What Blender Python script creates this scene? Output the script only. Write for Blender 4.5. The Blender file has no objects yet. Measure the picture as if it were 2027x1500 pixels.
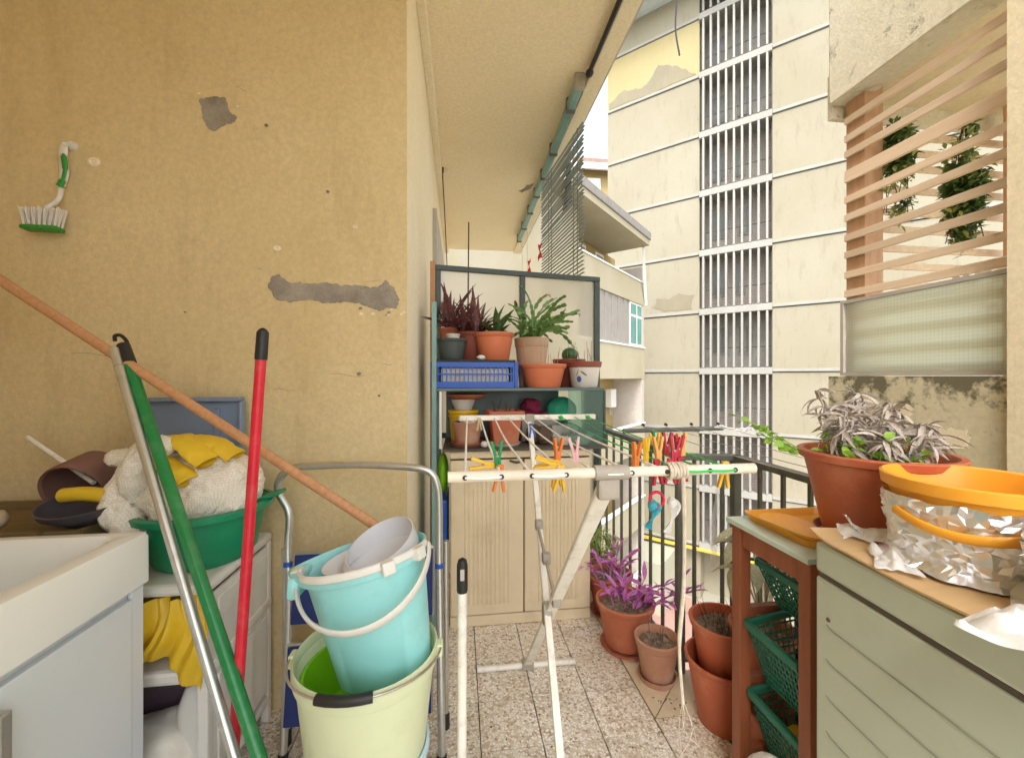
import bpy, bmesh, math, random
from mathutils import Vector, Matrix, noise

# ---------------------------------------------------------------- camera, sky, sun, exposure
SC = bpy.context.scene
COL = SC.collection
rad = math.radians
cam_d = bpy.data.cameras.new('camera'); cam = bpy.data.objects.new('camera', cam_d); COL.objects.link(cam)
cam.location = (0, 0, 1.25); cam.rotation_euler = (rad(90), 0, rad(-7.19))
cam_d.sensor_width = 36; cam_d.lens = 820 / 2027 * 36; cam_d.shift_y = -3 / 2027
cam_d.clip_start = 0.02; cam_d.clip_end = 400
SC.camera = cam
SUN_EL, SUN_AZ = 52, 200            # azimuth measured from +Y towards +X
w = bpy.data.worlds.new('World'); SC.world = w; w.use_nodes = True
nt = w.node_tree; bg = nt.nodes['Background']
sky = nt.nodes.new('ShaderNodeTexSky'); sky.sky_type = 'NISHITA'; sky.sun_disc = False
sky.sun_elevation = rad(SUN_EL); sky.sun_rotation = rad(SUN_AZ)
sky.air_density = 1.0; sky.dust_density = 2.5; sky.ozone_density = 0.6
hs = nt.nodes.new('ShaderNodeHueSaturation'); hs.inputs['Saturation'].default_value = 0.42   # thin even cloud: a paler sky all round
nt.links.new(sky.outputs[0], hs.inputs['Color']); nt.links.new(hs.outputs[0], bg.inputs[0]); bg.inputs[1].default_value = 0.15
sun_d = bpy.data.lights.new('sun', 'SUN'); sun = bpy.data.objects.new('sun', sun_d); COL.objects.link(sun)
sun_d.energy = 0.6; sun_d.angle = rad(14); sun_d.color = (1, 0.96, 0.9)
sd = Vector((math.sin(rad(SUN_AZ)) * math.cos(rad(SUN_EL)), math.cos(rad(SUN_AZ)) * math.cos(rad(SUN_EL)), math.sin(rad(SUN_EL))))
sun.rotation_euler = sd.to_track_quat('Z', 'Y').to_euler(); sun.location = sd * 60
SC.view_settings.view_transform = 'Standard'; SC.view_settings.look = 'None'
SC.view_settings.exposure = 1.98; SC.view_settings.gamma = 1; SC.view_settings.use_curve_mapping = False
SC.cycles.max_bounces = 10; SC.cycles.diffuse_bounces = 5; SC.cycles.transparent_max_bounces = 16
SC.cycles.sample_clamp_indirect = 6; SC.cycles.use_denoising = True

# ---------------------------------------------------------------- helpers
RNG = random.Random(7)
W = {}
def V(*a): return Vector(a if len(a) > 1 else a[0])
def lin(h):
    h = h.lstrip('#'); o = []
    for i in (0, 2, 4):
        c = int(h[i:i+2], 16) / 255
        o.append(c / 12.92 if c <= 0.04045 else ((c + 0.055) / 1.055) ** 2.4)
    return o
def tag(o, label=None, cat=None, group=None, kind=None):
    if label: o['label'] = label
    if cat: o['category'] = cat
    if group: o['group'] = group
    if kind: o['kind'] = kind
    return o
def thing(name, label, cat, loc=(0, 0, 0), rz=0, group=None):
    o = bpy.data.objects.new(name, None); COL.objects.link(o)
    o.empty_display_size = 0.05
    o.location = loc; o.rotation_euler = (0, 0, rz)
    W[o.name] = Matrix.Translation(Vector(loc)) @ Matrix.Rotation(rz, 4, 'Z')
    return tag(o, label, cat, group)
def B(): return bmesh.new()
def fin(bm, name, mat, parent=None, world=True, ang=38, kind=None, label=None, cat=None, group=None, flat=False):
    """close a bmesh into one mesh object; world=True: its points are in world space"""
    bmesh.ops.recalc_face_normals(bm, faces=bm.faces[:]) if not flat else None
    for f in bm.faces: f.smooth = True
    lim = rad(ang)
    for e in bm.edges:
        if len(e.link_faces) == 2 and e.calc_face_angle(0) > lim: e.smooth = False
    loc = None
    if parent is not None:
        if world: bm.transform(W[parent.name].inverted())
    elif world:
        lo = [min(v.co[i] for v in bm.verts) for i in range(3)]; hi = [max(v.co[i] for v in bm.verts) for i in range(3)]
        loc = Vector(((lo[0]+hi[0])/2, (lo[1]+hi[1])/2, lo[2]))
        bm.transform(Matrix.Translation(-loc))
    me = bpy.data.meshes.new(name); bm.to_mesh(me); bm.free()
    if mat is not None: me.materials.append(mat if not isinstance(mat, str) else M[mat])
    o = bpy.data.objects.new(name, me); COL.objects.link(o)
    if parent is not None:
        o.parent = parent; W[o.name] = W[parent.name]
    else:
        if loc is not None: o.location = loc
        W[o.name] = Matrix.Translation(loc) if loc is not None else Matrix()
    return tag(o, label, cat, group, kind)
def inst(me, name, parent, mw):
    """a part that shares mesh data, placed by a world matrix"""
    o = bpy.data.objects.new(name, me); COL.objects.link(o)
    if parent is not None:
        o.parent = parent; o.matrix_local = W[parent.name].inverted() @ mw
    else: o.matrix_world = mw
    return o
def copy_tree(o, parent=None):
    c = o.copy(); COL.objects.link(c); c.parent = parent
    if parent is None: W[c.name] = W[o.name].copy()
    for ch in o.children: copy_tree(ch, c)
    return c
def frame(x, z):
    z = z.normalized(); y = z.cross(x).normalized(); x = y.cross(z)
    return Matrix((x, y, z)).transposed()
def box(bm, c, s, rot=None, bev=0, seg=2):
    m = Matrix.Translation(Vector(c))
    if rot is not None: m = m @ (rot.to_4x4() if hasattr(rot, 'to_4x4') else rot)
    old = set(bm.faces) if bev > 0 else None
    r = bmesh.ops.create_cube(bm, size=1, matrix=m @ Matrix.Diagonal((s[0], s[1], s[2], 1)))
    if bev > 0:
        es = list({e for v in r['verts'] for e in v.link_edges})
        bmesh.ops.bevel(bm, geom=es, offset=min(bev, min(s) * 0.49), segments=seg, profile=0.5, affect='EDGES')
        for f in sorted((f for f in bm.faces if f not in old), key=lambda f: -f.calc_area())[:6]:
            for e in f.edges: e.smooth = False
def bb(bm, lo, hi, bev=0): box(bm, [(a+b)/2 for a, b in zip(lo, hi)], [abs(b-a) for a, b in zip(lo, hi)], None, bev)
def beam(bm, a, b, wd, ht, up=(0, 0, 1), bev=0):
    a, b = Vector(a), Vector(b); z = (b - a); L = z.length; z.normalize()
    up = Vector(up)
    if abs(z.dot(up)) > 0.99: up = Vector((1, 0, 0))
    x = up.cross(z).normalized()
    box(bm, (a+b)/2, (wd, ht, L), frame(x, z), bev)
def smooth_path(pts, k=6):
    pts = [Vector(p) for p in pts]
    if len(pts) < 3: return pts
    out = []; P = [pts[0]*2-pts[1]] + pts + [pts[-1]*2-pts[-2]]
    for i in range(1, len(P)-2):
        for j in range(k):
            t = j / k; a, b, c, d = P[i-1:i+3]
            out.append(0.5*((2*b)+(c-a)*t+(2*a-5*b+4*c-d)*t*t+(3*b-a-3*c+d)*t**3))
    return out + [pts[-1]]
def tube(bm, pts, r, n=10, cap=True, up=None, flat=1.0):
    """sweep a circle (or a flattened ellipse) along pts; r a number or a list"""
    pts = [Vector(p) for p in pts]; N = len(pts)
    rs = r if isinstance(r, (list, tuple)) else [r]*N
    t0 = (pts[1]-pts[0]).normalized()
    x = Vector(up) if up else (Vector((0, 0, 1)) if abs(t0.z) < 0.9 else Vector((1, 0, 0)))
    x = (x - t0*x.dot(t0)).normalized(); rings = []
    for i, p in enumerate(pts):
        t = ((pts[min(i+1, N-1)] - pts[max(i-1, 0)])).normalized()
        x = (x - t*x.dot(t)).normalized(); y = t.cross(x)
        rings.append([bm.verts.new(p + (x*math.cos(2*math.pi*k/n) + y*math.sin(2*math.pi*k/n)*flat)*rs[i]) for k in range(n)])
    for a, b in zip(rings, rings[1:]):
        for k in range(n): bm.faces.new((a[k], a[(k+1) % n], b[(k+1) % n], b[k]))
    if cap:
        bm.faces.new(rings[0][::-1]); bm.faces.new(rings[-1])
def lathe(bm, prof, c=(0, 0, 0), n=36, mat=None, sx=1, sy=1, a0=0, a1=None):
    c = Vector(c); rings = []
    full = a1 is None
    cnt = n if full else n+1
    for r, z in prof:
        if r < 1e-6: rings.append([bm.verts.new((0, 0, z))])
        else:
            rings.append([bm.verts.new((r*sx*math.cos(a0+(2*math.pi if full else a1-a0)*k/n), r*sy*math.sin(a0+(2*math.pi if full else a1-a0)*k/n), z)) for k in range(cnt)])
    vs = [v for q in rings for v in q]
    for a, b in zip(rings, rings[1:]):
        for k in range(n):
            k2 = (k+1) % n if full else k+1
            if len(a) == 1 and len(b) == 1: continue
            if len(a) == 1: bm.faces.new((a[0], b[k2], b[k]))
            elif len(b) == 1: bm.faces.new((a[k], a[k2], b[0]))
            else: bm.faces.new((a[k], a[k2], b[k2], b[k]))
    m = Matrix.Translation(c) @ (mat.to_4x4() if mat is not None else Matrix())
    for v in vs: v.co = m @ v.co
    return vs
def prism(bm, poly, o, ux, uy, th):
    o, ux, uy = Vector(o), Vector(ux), Vector(uy); nz = ux.cross(uy).normalized()*th
    a = [bm.verts.new(o+ux*p[0]+uy*p[1]) for p in poly]; b = [bm.verts.new(v.co+nz) for v in a]
    n = len(a); bm.faces.new(a[::-1]); bm.faces.new(b)
    for i in range(n): bm.faces.new((a[i], a[(i+1) % n], b[(i+1) % n], b[i]))
def blob(bm, c, rx, ry, rz, amp=0.2, sc=2.0, seed=0, sub=4, floor=None, ridged=False, amp2=0.0):
    r = bmesh.ops.create_icosphere(bm, subdivisions=sub, radius=1)
    off = Vector((seed*7.3, seed*3.1, seed*1.7))
    for v in r['verts']:
        p = v.co.normalized(); q = noise.noise(p*sc+off)
        if ridged: q = 1-2*abs(q)*1.6
        k = 1+amp*q+amp2*noise.noise(p*sc*3.2+off)
        v.co = Vector((p.x*rx*k, p.y*ry*k, p.z*rz*k)) + Vector(c)
        if floor is not None and v.co.z < floor: v.co.z = floor + (v.co.z-floor)*0.02
def crinkle(bm, amp, sc, seed=0.0):
    bm.normal_update(); nv_ = {v: v.normal.copy() for v in bm.verts}
    for v in bm.verts:
        p = v.co*sc+Vector((seed, seed*2, 0)); v.co += nv_[v]*amp*(noise.noise(p)+0.6*(0.5-abs(noise.noise(p*2.1)))*2)
def sheet(bm, f, nu, nv, th=0.0):
    """a grid surface from f(u,v); th > 0 gives it a second skin"""
    def grid(off):
        g = [[bm.verts.new(Vector(f(i/nu, j/nv)) + off) for j in range(nv+1)] for i in range(nu+1)]
        for i in range(nu):
            for j in range(nv): bm.faces.new((g[i][j], g[i+1][j], g[i+1][j+1], g[i][j+1]))
        return g
    a = grid(Vector((0, 0, 0)))
    if th:
        b = grid(Vector((0, 0, -th)))
        rim = lambda g: [g[i][0] for i in range(nu+1)] + [g[nu][j] for j in range(1, nv+1)] + [g[i][nv] for i in range(nu-1, -1, -1)] + [g[0][j] for j in range(nv-1, 0, -1)]
        ra, rb = rim(a), rim(b); n = len(ra)
        for i in range(n): bm.faces.new((ra[i], ra[(i+1) % n], rb[(i+1) % n], rb[i]))
def blade(bm, base, d, L, wd, droop=0.3, seg=5, fold=0.25, side=None, tip=0.0, peak=0.35):
    """one leaf: a folded strip that starts along d and bends down"""
    base, d = Vector(base), Vector(d).normalized()
    s = Vector(side) if side else d.cross(Vector((0, 0, 1)))
    if s.length < 0.05: s = Vector((1, 0, 0))
    s.normalize(); p = base.copy(); row = []
    for i in range(seg+1):
        t = i/seg
        wv = wd*0.5*max(tip, (math.sin(math.pi*min(1, (t*(1-peak)/peak if t < peak else 0) if False else t**0.75))))
        if i == 0: wv = wd*0.16
        up = s.cross(d).normalized()
        row.append((bm.verts.new(p - s*wv + up*wv*fold), bm.verts.new(p), bm.verts.new(p + s*wv + up*wv*fold)))
        d = (d + Vector((0, 0, -1))*droop/seg).normalized(); p = p + d*(L/seg)
    for a, b in zip(row, row[1:]):
        bm.faces.new((a[0], a[1], b[1], b[0])); bm.faces.new((a[1], a[2], b[2], b[1]))
def aim(base, d, s=1.0, roll=0.0):
    """world matrix that puts local +Y along d with local +Z upward"""
    d = Vector(d).normalized(); z = Vector((0, 0, 1))
    if abs(d.z) > 0.98: z = Vector((0, 1, 0))
    x = d.cross(z).normalized(); z = x.cross(d)
    m = Matrix((x, d, z)).transposed().to_4x4() @ Matrix.Rotation(roll, 4, 'Y')
    sc = Matrix.Diagonal((s, s, s, 1)) if not isinstance(s, tuple) else Matrix.Diagonal((*s, 1))
    return Matrix.Translation(Vector(base)) @ m @ sc

# ---------------------------------------------------------------- materials
M = {}
def nodes(name):
    m = bpy.data.materials.new(name); m.use_nodes = True; M[name] = m
    t = m.node_tree; return m, t, t.nodes['Principled BSDF']
def N(t, typ, **kw):
    n = t.nodes.new(typ)
    for k, v in kw.items():
        if k.startswith('i_'): n.inputs[k[2:].replace('_', ' ')].default_value = v
        else: setattr(n, k, v)
    return n
def L(t, a, b): t.links.new(a, b)
def ramp(t, fac, stops):
    r = N(t, 'ShaderNodeValToRGB'); e = r.color_ramp.elements
    while len(e) < len(stops): e.new(0.5)
    for q, (p, c) in zip(e, stops): q.position = p; q.color = (*c, 1) if len(c) == 3 else c
    L(t, fac, r.inputs[0]); return r
def mix(t, a, b, fac, mode='MIX'):
    n = N(t, 'ShaderNodeMix', data_type='RGBA', blend_type=mode)
    for i, x in ((6, a), (7, b)):
        if hasattr(x, 'is_linked') or hasattr(x, 'links'): L(t, x, n.inputs[i])
        else: n.inputs[i].default_value = (*x, 1)
    if isinstance(fac, (int, float)): n.inputs[0].default_value = fac
    else: L(t, fac, n.inputs[0])
    return n.outputs[2]
def coords(t, scale=(1, 1, 1), world=False):
    mp = N(t, 'ShaderNodeMapping'); mp.inputs['Scale'].default_value = scale
    if world:
        g = N(t, 'ShaderNodeNewGeometry'); L(t, g.outputs['Position'], mp.inputs[0])
    else:
        tc = N(t, 'ShaderNodeTexCoord'); L(t, tc.outputs['Object'], mp.inputs[0])
    return mp.outputs[0]
def noise_n(t, co, scale, detail=4, rough=0.6):
    n = N(t, 'ShaderNodeTexNoise', i_Scale=scale, i_Detail=detail, i_Roughness=rough); L(t, co, n.inputs['Vector']); return n.outputs['Fac']
def bump(t, b, h, st, dist=0.01):
    n = N(t, 'ShaderNodeBump', i_Strength=st, i_Distance=dist); L(t, h, n.inputs['Height']); L(t, n.outputs[0], b.inputs['Normal'])
    return n
def mat(name, col, rough=0.5, var=0.12, sc=6, bmp=0.0, bsc=80, metal=0, spec=0.5, stretch=(1, 1, 1), dirt=None, dirt_amt=0.3, dsc=3, trans=0, sss=0, hue=None, coat=0, world=False, rvar=0.15):
    c = lin(col) if isinstance(col, str) else list(col)
    m, t, b = nodes(name); co = coords(t, stretch, world)
    f = noise_n(t, co, sc, 5)
    lo = [x*(1-var) for x in c]; hi = [min(1, x*(1+var)) for x in c]
    if hue: hi = lin(hue)
    out = ramp(t, f, [(0.32, lo), (0.68, hi)]).outputs[0]
    if dirt:
        g = noise_n(t, co, dsc, 7, 0.68); r = ramp(t, g, [(0.5, (0, 0, 0)), (0.72, (dirt_amt,)*3)])
        out = mix(t, out, lin(dirt), r.outputs[0])
    L(t, out, b.inputs['Base Color'])
    b.inputs['Metallic'].default_value = metal; b.inputs['Specular IOR Level'].default_value = spec
    b.inputs['Coat Weight'].default_value = coat; b.inputs['Transmission Weight'].default_value = trans
    if sss: b.inputs['Subsurface Weight'].default_value = sss; b.inputs['Subsurface Radius'].default_value = (0.02, 0.02, 0.02); b.inputs['Subsurface Scale'].default_value = 0.5
    rr = N(t, 'ShaderNodeMapRange'); rr.inputs[3].default_value = max(0.02, rough-rvar*rough); rr.inputs[4].default_value = min(1, rough+rvar*rough)
    L(t, noise_n(t, co, sc*3.1, 3), rr.inputs[0]); L(t, rr.outputs[0], b.inputs['Roughness'])
    if bmp: bump(t, b, noise_n(t, co, bsc, 4), bmp, 0.004)
    return m
def plaster(name, col, col2, stain, st_amt=0.35, grain=0.35, sc=1.3, streak=0.25, blot=(0.35, 0.7), crack=0.0, mould=None):
    m, t, b = nodes(name); co = coords(t, world=True)
    big = ramp(t, noise_n(t, co, sc, 6, 0.62), [(blot[0], (0, 0, 0)), (blot[1], (1, 1, 1))]).outputs[0]
    out = mix(t, lin(col), lin(col2), big)
    fine = ramp(t, noise_n(t, co, 55, 3, 0.7), [(0.3, (0.9,)*3), (0.7, (1.06,)*3)]).outputs[0]
    out = mix(t, out, fine, 1.0, 'MULTIPLY')
    cs = coords(t, (2.2, 2.2, 0.45), world=True)
    sm = ramp(t, noise_n(t, cs, 2.1, 8, 0.7), [(0.54, (0, 0, 0)), (0.8, (streak,)*3)]).outputs[0]
    out = mix(t, out, lin(stain), sm)
    sp = ramp(t, noise_n(t, co, 3.6, 9, 0.75), [(0.6, (0, 0, 0)), (0.74, (st_amt,)*3)]).outputs[0]
    out = mix(t, out, lin(stain), sp)
    if crack:
        dn_ = N(t, 'ShaderNodeTexNoise', i_Scale=3.0, i_Detail=5); L(t, co, dn_.inputs['Vector'])
        vz = N(t, 'ShaderNodeTexVoronoi', feature='DISTANCE_TO_EDGE', i_Scale=crack); L(t, mix(t, co, dn_.outputs['Color'], 0.35), vz.inputs['Vector'])
        ck = ramp(t, vz.outputs['Distance'], [(0.0, (1, 1, 1)), (0.012, (0, 0, 0))]).outputs[0]
        ms = ramp(t, noise_n(t, co, 2.4, 3), [(0.52, (0, 0, 0)), (0.62, (0.75,)*3)]).outputs[0]
        out = mix(t, out, lin('#5f563f'), mix(t, ck, ms, 1.0, 'MULTIPLY'))
    if mould:
        lo_, hi_ = mould; sx_ = N(t, 'ShaderNodeSeparateXYZ'); L(t, co, sx_.inputs[0])
        mr = N(t, 'ShaderNodeMapRange'); mr.inputs[1].default_value = lo_; mr.inputs[2].default_value = hi_; L(t, sx_.outputs[2], mr.inputs[0])
        ad = N(t, 'ShaderNodeMath', operation='MULTIPLY_ADD'); ad.inputs[1].default_value = 0.26; L(t, mr.outputs[0], ad.inputs[0]); L(t, noise_n(t, co, 11, 9, 0.72), ad.inputs[2])
        mk = ramp(t, ad.outputs[0], [(0.68, (0, 0, 0)), (0.78, (0.85,)*3)]).outputs[0]
        out = mix(t, out, lin('#55523c'), mk)
    L(t, out, b.inputs['Base Color']); b.inputs['Roughness'].default_value = 0.85; b.inputs['Specular IOR Level'].default_value = 0.25
    h = mix(t, noise_n(t, co, 9, 5), noise_n(t, co, 130, 3), 0.4)
    bump(t, b, h, grain, 0.008); return m
plaster('plaster_ochre', '#d4bd8c', '#dfca9d', '#a98f62', 0.4, 0.35, 1.2, 0.5)
plaster('plaster_lit', '#eadbb8', '#efe2c6', '#cdb78c', 0.18, 0.3, 1.6, 0.18)  # pale plaster; on the side wall it stands in for brighter light
plaster('plaster_ceiling', '#efddb8', '#f3e3c2', '#cfae78', 0.15, 0.22, 0.8, 0.12)
plaster('facade', '#928b76', '#9d9684', '#6e6752', 0.45, 0.2, 0.16, 0.55)
plaster('facade_bare', '#857d68', '#8d8570', '#a99d80', 0.5, 0.5, 0.7, 0.35)
plaster('facade_warm', '#a2956c', '#a99d78', '#857a58', 0.3, 0.2, 0.2, 0.3)
plaster('band_white', '#97958c', '#a19f97', '#a9a49a', 0.6, 0.3, 1.0, 0.45)
plaster('parapet_cream', '#a59c82', '#b0a894', '#b3a37c', 0.6, 0.3, 0.5, 0.55)
plaster('wall_ochre_far', '#a28d5c', '#a9966a', '#c0a468', 0.2, 0.2, 0.4, 0.2)
plaster('wall_mould', '#d0c5a2', '#d8ceb0', '#8f8868', 0.5, 0.4, 1.2, 0.4, (0.3, 0.65), 2.2, (0.95, 1.25))
plaster('slab_edge', '#d6cdb0', '#dfd7bf', '#8a8468', 0.7, 0.5, 1.4, 0.4, (0.35, 0.7), 1.6, (1.9, 3.9))
plaster('soffit', '#d9c8a2', '#dfd0ae', '#b49f78', 0.2, 0.2, 1.0, 0.15)
plaster('cement', '#8a8073', '#a89f90', '#6f6455', 0.5, 1.0, 9.0, 0.2, (0.35, 0.65), 9.0)
plaster('ground_pave', '#9d998a', '#a8a495', '#8e8a76', 0.4, 0.3, 0.35, 0.2)
plaster('plinth', '#a9aa94', '#b0b09c', '#a9a78c', 0.4, 0.3, 0.5, 0.3)
plaster('pink_pave', '#a38276', '#ad8e82', '#a28174', 0.4, 0.3, 0.6, 0.2)
def terrazzo(name, seed=0.0):
    m, t, b = nodes(name); co = coords(t, world=True)
    v = N(t, 'ShaderNodeTexVoronoi', feature='F1', i_Scale=105); L(t, co, v.inputs['Vector'])
    rr = N(t, 'ShaderNodeSeparateColor'); L(t, v.outputs['Color'], rr.inputs[0])
    chips = ramp(t, rr.outputs[0], [(0.0, lin('#f8f4ea')), (0.3, lin('#efe7d8')), (0.45, lin('#dccfbb')), (0.62, lin('#c6b59e')), (0.75, lin('#efe8dc')), (0.88, lin('#ad9680')), (0.97, lin('#d9cdbb'))])
    chips.color_ramp.interpolation = 'CONSTANT'
    e = N(t, 'ShaderNodeTexVoronoi', feature='DISTANCE_TO_EDGE', i_Scale=105); L(t, co, e.inputs['Vector'])
    cem = ramp(t, e.outputs['Distance'], [(0.03, (1, 1, 1)), (0.1, (0, 0, 0))]).outputs[0]
    out = mix(t, chips.outputs[0], lin('#cdbfa6'), cem)
    d = ramp(t, noise_n(t, co, 2.6, 7, 0.65), [(0.4, (0, 0, 0)), (0.8, (0.4,)*3)]).outputs[0]
    out = mix(t, out, lin('#8d7049'), d)
    oi = N(t, 'ShaderNodeObjectInfo'); k = N(t, 'ShaderNodeMapRange'); k.inputs[3].default_value = 0.9; k.inputs[4].default_value = 1.04
    L(t, oi.outputs['Random'], k.inputs[0]); cb = N(t, 'ShaderNodeCombineColor')
    for i in range(3): L(t, k.outputs[0], cb.inputs[i])
    out = mix(t, out, cb.outputs[0], 1.0, 'MULTIPLY')
    L(t, out, b.inputs['Base Color']); b.inputs['Roughness'].default_value = 0.42
    bump(t, b, noise_n(t, co, 60, 3), 0.08, 0.003); return m
terrazzo('terrazzo')
def wood(name, c1, c2, knot, axis=(1, 1, 12), sc=3.0, rough=0.6, world=False):
    m, t, b = nodes(name); co = coords(t, axis, world)
    f = noise_n(t, co, sc, 6, 0.65)
    out = ramp(t, f, [(0.3, lin(c1)), (0.7, lin(c2))]).outputs[0]
    k = ramp(t, noise_n(t, coords(t, world=world), 9, 2), [(0.7, (0, 0, 0)), (0.76, (0.8,)*3)]).outputs[0]
    out = mix(t, out, lin(knot), k)
    oi = N(t, 'ShaderNodeObjectInfo'); kk = N(t, 'ShaderNodeMapRange'); kk.inputs[3].default_value = 0.88; kk.inputs[4].default_value = 1.08
    L(t, oi.outputs['Random'], kk.inputs[0]); cb = N(t, 'ShaderNodeCombineColor')
    for i in range(3): L(t, kk.outputs[0], cb.inputs[i])
    out = mix(t, out, cb.outputs[0], 1.0, 'MULTIPLY')
    L(t, out, b.inputs['Base Color']); b.inputs['Roughness'].default_value = rough
    bump(t, b, f, 0.15, 0.003); return m
wood('wood_slat', '#d8bc9c', '#e6d0b4', '#a0785a', (14, 1, 14), 2.5)
wood('wood_post', '#c1956f', '#d3aa86', '#8a5d42', (14, 14, 1), 2.5)
wood('wood_stand', '#8a4c30', '#a05c3c', '#6b3822', (10, 10, 1), 3, 0.45)
wood('wood_handle', '#b98358', '#cf9c70', '#8a5a38', (30, 3, 30), 3, 0.5)
wood('wood_plank', '#6e5c36', '#857146', '#4a3c22', (2, 20, 20), 3, 0.7)
mat('marble', '#d6c6aa', 0.4, 0.06, 4, dirt='#a08a66', dirt_amt=0.45, dsc=5, world=True)
mat('white_enamel', '#e6e6df', 0.25, 0.03, 3, dirt='#bdb49c', dirt_amt=0.12)
mat('white_board', '#d4d9da', 0.32, 0.03, 3, dirt='#b9b5a6', dirt_amt=0.25)
mat('white_plastic', '#dfdcd2', 0.45, 0.05, 5, dirt='#b0a68c', dirt_amt=0.3)
mat('rack_plastic', '#e0d6c2', 0.5, 0.06, 7, dirt='#a08c6c', dirt_amt=0.35, dsc=6)
mat('rack_paint', '#ebe6d9', 0.4, 0.05, 9, dirt='#8f8468', dirt_amt=0.5, dsc=14)
mat('grey_plastic', '#d2d3d5', 0.45, 0.04)
mat('bracket_grey', '#a39a8c', 0.5, 0.1, 20)
mat('turquoise', '#98d8d6', 0.42, 0.05, 4, dirt='#8aa596', dirt_amt=0.5, dsc=6, bmp=0.04, bsc=30)
mat('pale_bucket', '#d5dcb4', 0.45, 0.06, 3, sss=0.25, dirt='#a8a880', dirt_amt=0.4, dsc=5)
mat('ice_blue', '#b9d4de', 0.4, 0.04)
mat('lime', '#86cc1e', 0.4, 0.08)
mat('tub_green', '#15895e', 0.35, 0.08)
mat('pole_green', '#187a3c', 0.32, 0.06, 8, dirt='#7f9a78', dirt_amt=0.3, dsc=18)
mat('pole_red', '#cf1f33', 0.36, 0.08, 8, dirt='#b87a70', dirt_amt=0.35, dsc=16)
mat('brush_green', '#2f8f33', 0.4)
mat('blue_plastic', '#2456b4', 0.4, 0.08)
mat('ladder_blue', '#1a2f72', 0.5, 0.08)
mat('steel_blue', '#7788a0', 0.35, 0.06)
mat('black_plastic', '#211f1d', 0.5, 0.2)
mat('aluminium', '#cfcfc8', 0.36, 0.08, 12, metal=0.85, dirt='#7d7a70', dirt_amt=0.4, dsc=12, bmp=0.03, bsc=200)
mat('old_steel', '#b9ae9c', 0.4, 0.12, 12, metal=0.6, dirt='#6d5a44', dirt_amt=0.6, dsc=14)
mat('chrome', '#c9cbd0', 0.15, 0.03, metal=1)
mat('beige_cabinet', '#e0cfae', 0.5, 0.05, 3, dirt='#a58d68', dirt_amt=0.35, dsc=4, bmp=0.05)
mat('seam_dark', '#5a5046', 0.8, 0.1)
mat('terracotta', '#b8694a', 0.75, 0.1, 7, dirt='#c9a48a', dirt_amt=0.5, dsc=6, bmp=0.1)
mat('terracotta_old', '#b58468', 0.85, 0.12, 7, dirt='#d3b9a2', dirt_amt=0.7, dsc=5, bmp=0.2)
mat('orange_pot', '#d67a54', 0.5, 0.06, 4, dirt='#b05c40', dirt_amt=0.3)
mat('plastic_terra', '#bd6240', 0.5, 0.08, 5, dirt='#d89a76', dirt_amt=0.5, dsc=7, bmp=0.03)
mat('brown_pot', '#8d4a38', 0.6, 0.1, 5)
mat('beige_pot', '#c4a487', 0.65, 0.06, 5, dirt='#a08468', dirt_amt=0.3)
mat('grey_pot', '#4a5150', 0.55, 0.1)
mat('rail_paint', '#5c5f58', 0.5, 0.14, 20, dirt='#8a7a62', dirt_amt=0.35, dsc=18, bmp=0.1, bsc=120)
mat('frame_green', '#3f4a46', 0.45, 0.12, 12)
mat('awning_green', '#7fa39e', 0.45, 0.1, 8, dirt='#5c6a64', dirt_amt=0.5)
mat('slat_green', '#868f88', 0.5, 0.1, 8)
mat('back_panel', '#5a6b6a', 0.35, 0.12, 3)
mat('yellow_rubber', '#e3bd2c', 0.5, 0.08, 6, sss=0.1)
mat('yellow_plastic', '#e0b21f', 0.4, 0.08)
mat('orange_plastic', '#f2aa34', 0.38, 0.05, 4, sss=0.15, dirt='#c9801c', dirt_amt=0.25)
m, t, b = nodes('knit'); co = coords(t); b.inputs['Roughness'].default_value = 0.95; b.inputs['Specular IOR Level'].default_value = 0.1
vk = N(t, 'ShaderNodeTexVoronoi', feature='F1', i_Scale=150, i_Randomness=0.25); L(t, co, vk.inputs['Vector'])
L(t, ramp(t, vk.outputs['Distance'], [(0.25, lin('#f1eadb')), (0.75, lin('#ddd2bd'))]).outputs[0], b.inputs['Base Color'])
iv = N(t, 'ShaderNodeMath', operation='SUBTRACT'); iv.inputs[0].default_value = 1; L(t, vk.outputs['Distance'], iv.inputs[1]); bump(t, b, iv.outputs[0], 0.4, 0.006)
mat('rag_white', '#e6dfd0', 0.95, 0.08, 8, bmp=0.4, bsc=90)
mat('rag_dark', '#6b5660', 0.95, 0.2, 8, bmp=0.4)
mat('maroon', '#8a2444', 0.9, 0.2, 12, bmp=0.3)
mat('tulle', '#2f9a78', 0.8, 0.2, 14, bmp=0.8, bsc=60)
mat('cardboard', '#c9a878', 0.8, 0.08, 5, stretch=(1, 6, 1))
mat('paper_white', '#e6e0d4', 0.8, 0.04)
mat('string_white', '#f4f1ea', 0.8, 0.05)
mat('string_green', '#2fbf57', 0.5, 0.05)
mat('rope', '#c9bda8', 0.95, 0.15, 40, bmp=0.5, bsc=200)
mat('soil', '#6f5c4a', 1, 0.35, 60, bmp=1.0, bsc=120, hue='#a08c76')
mat('leaf_dark', '#3c5a2a', 0.5, 0.25, 14, hue='#57743a')
mat('leaf_cactus', '#55803a', 0.45, 0.2, 20, hue='#7fa055')
mat('leaf_yellow', '#8aa04a', 0.55, 0.2, 14, hue='#b7bf76')
mat('leaf_bright', '#7aa82c', 0.5, 0.2, 14, hue='#9cc44a')
mat('leaf_purple_dark', '#5c363a', 0.5, 0.3, 18, hue='#94605c')
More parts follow.
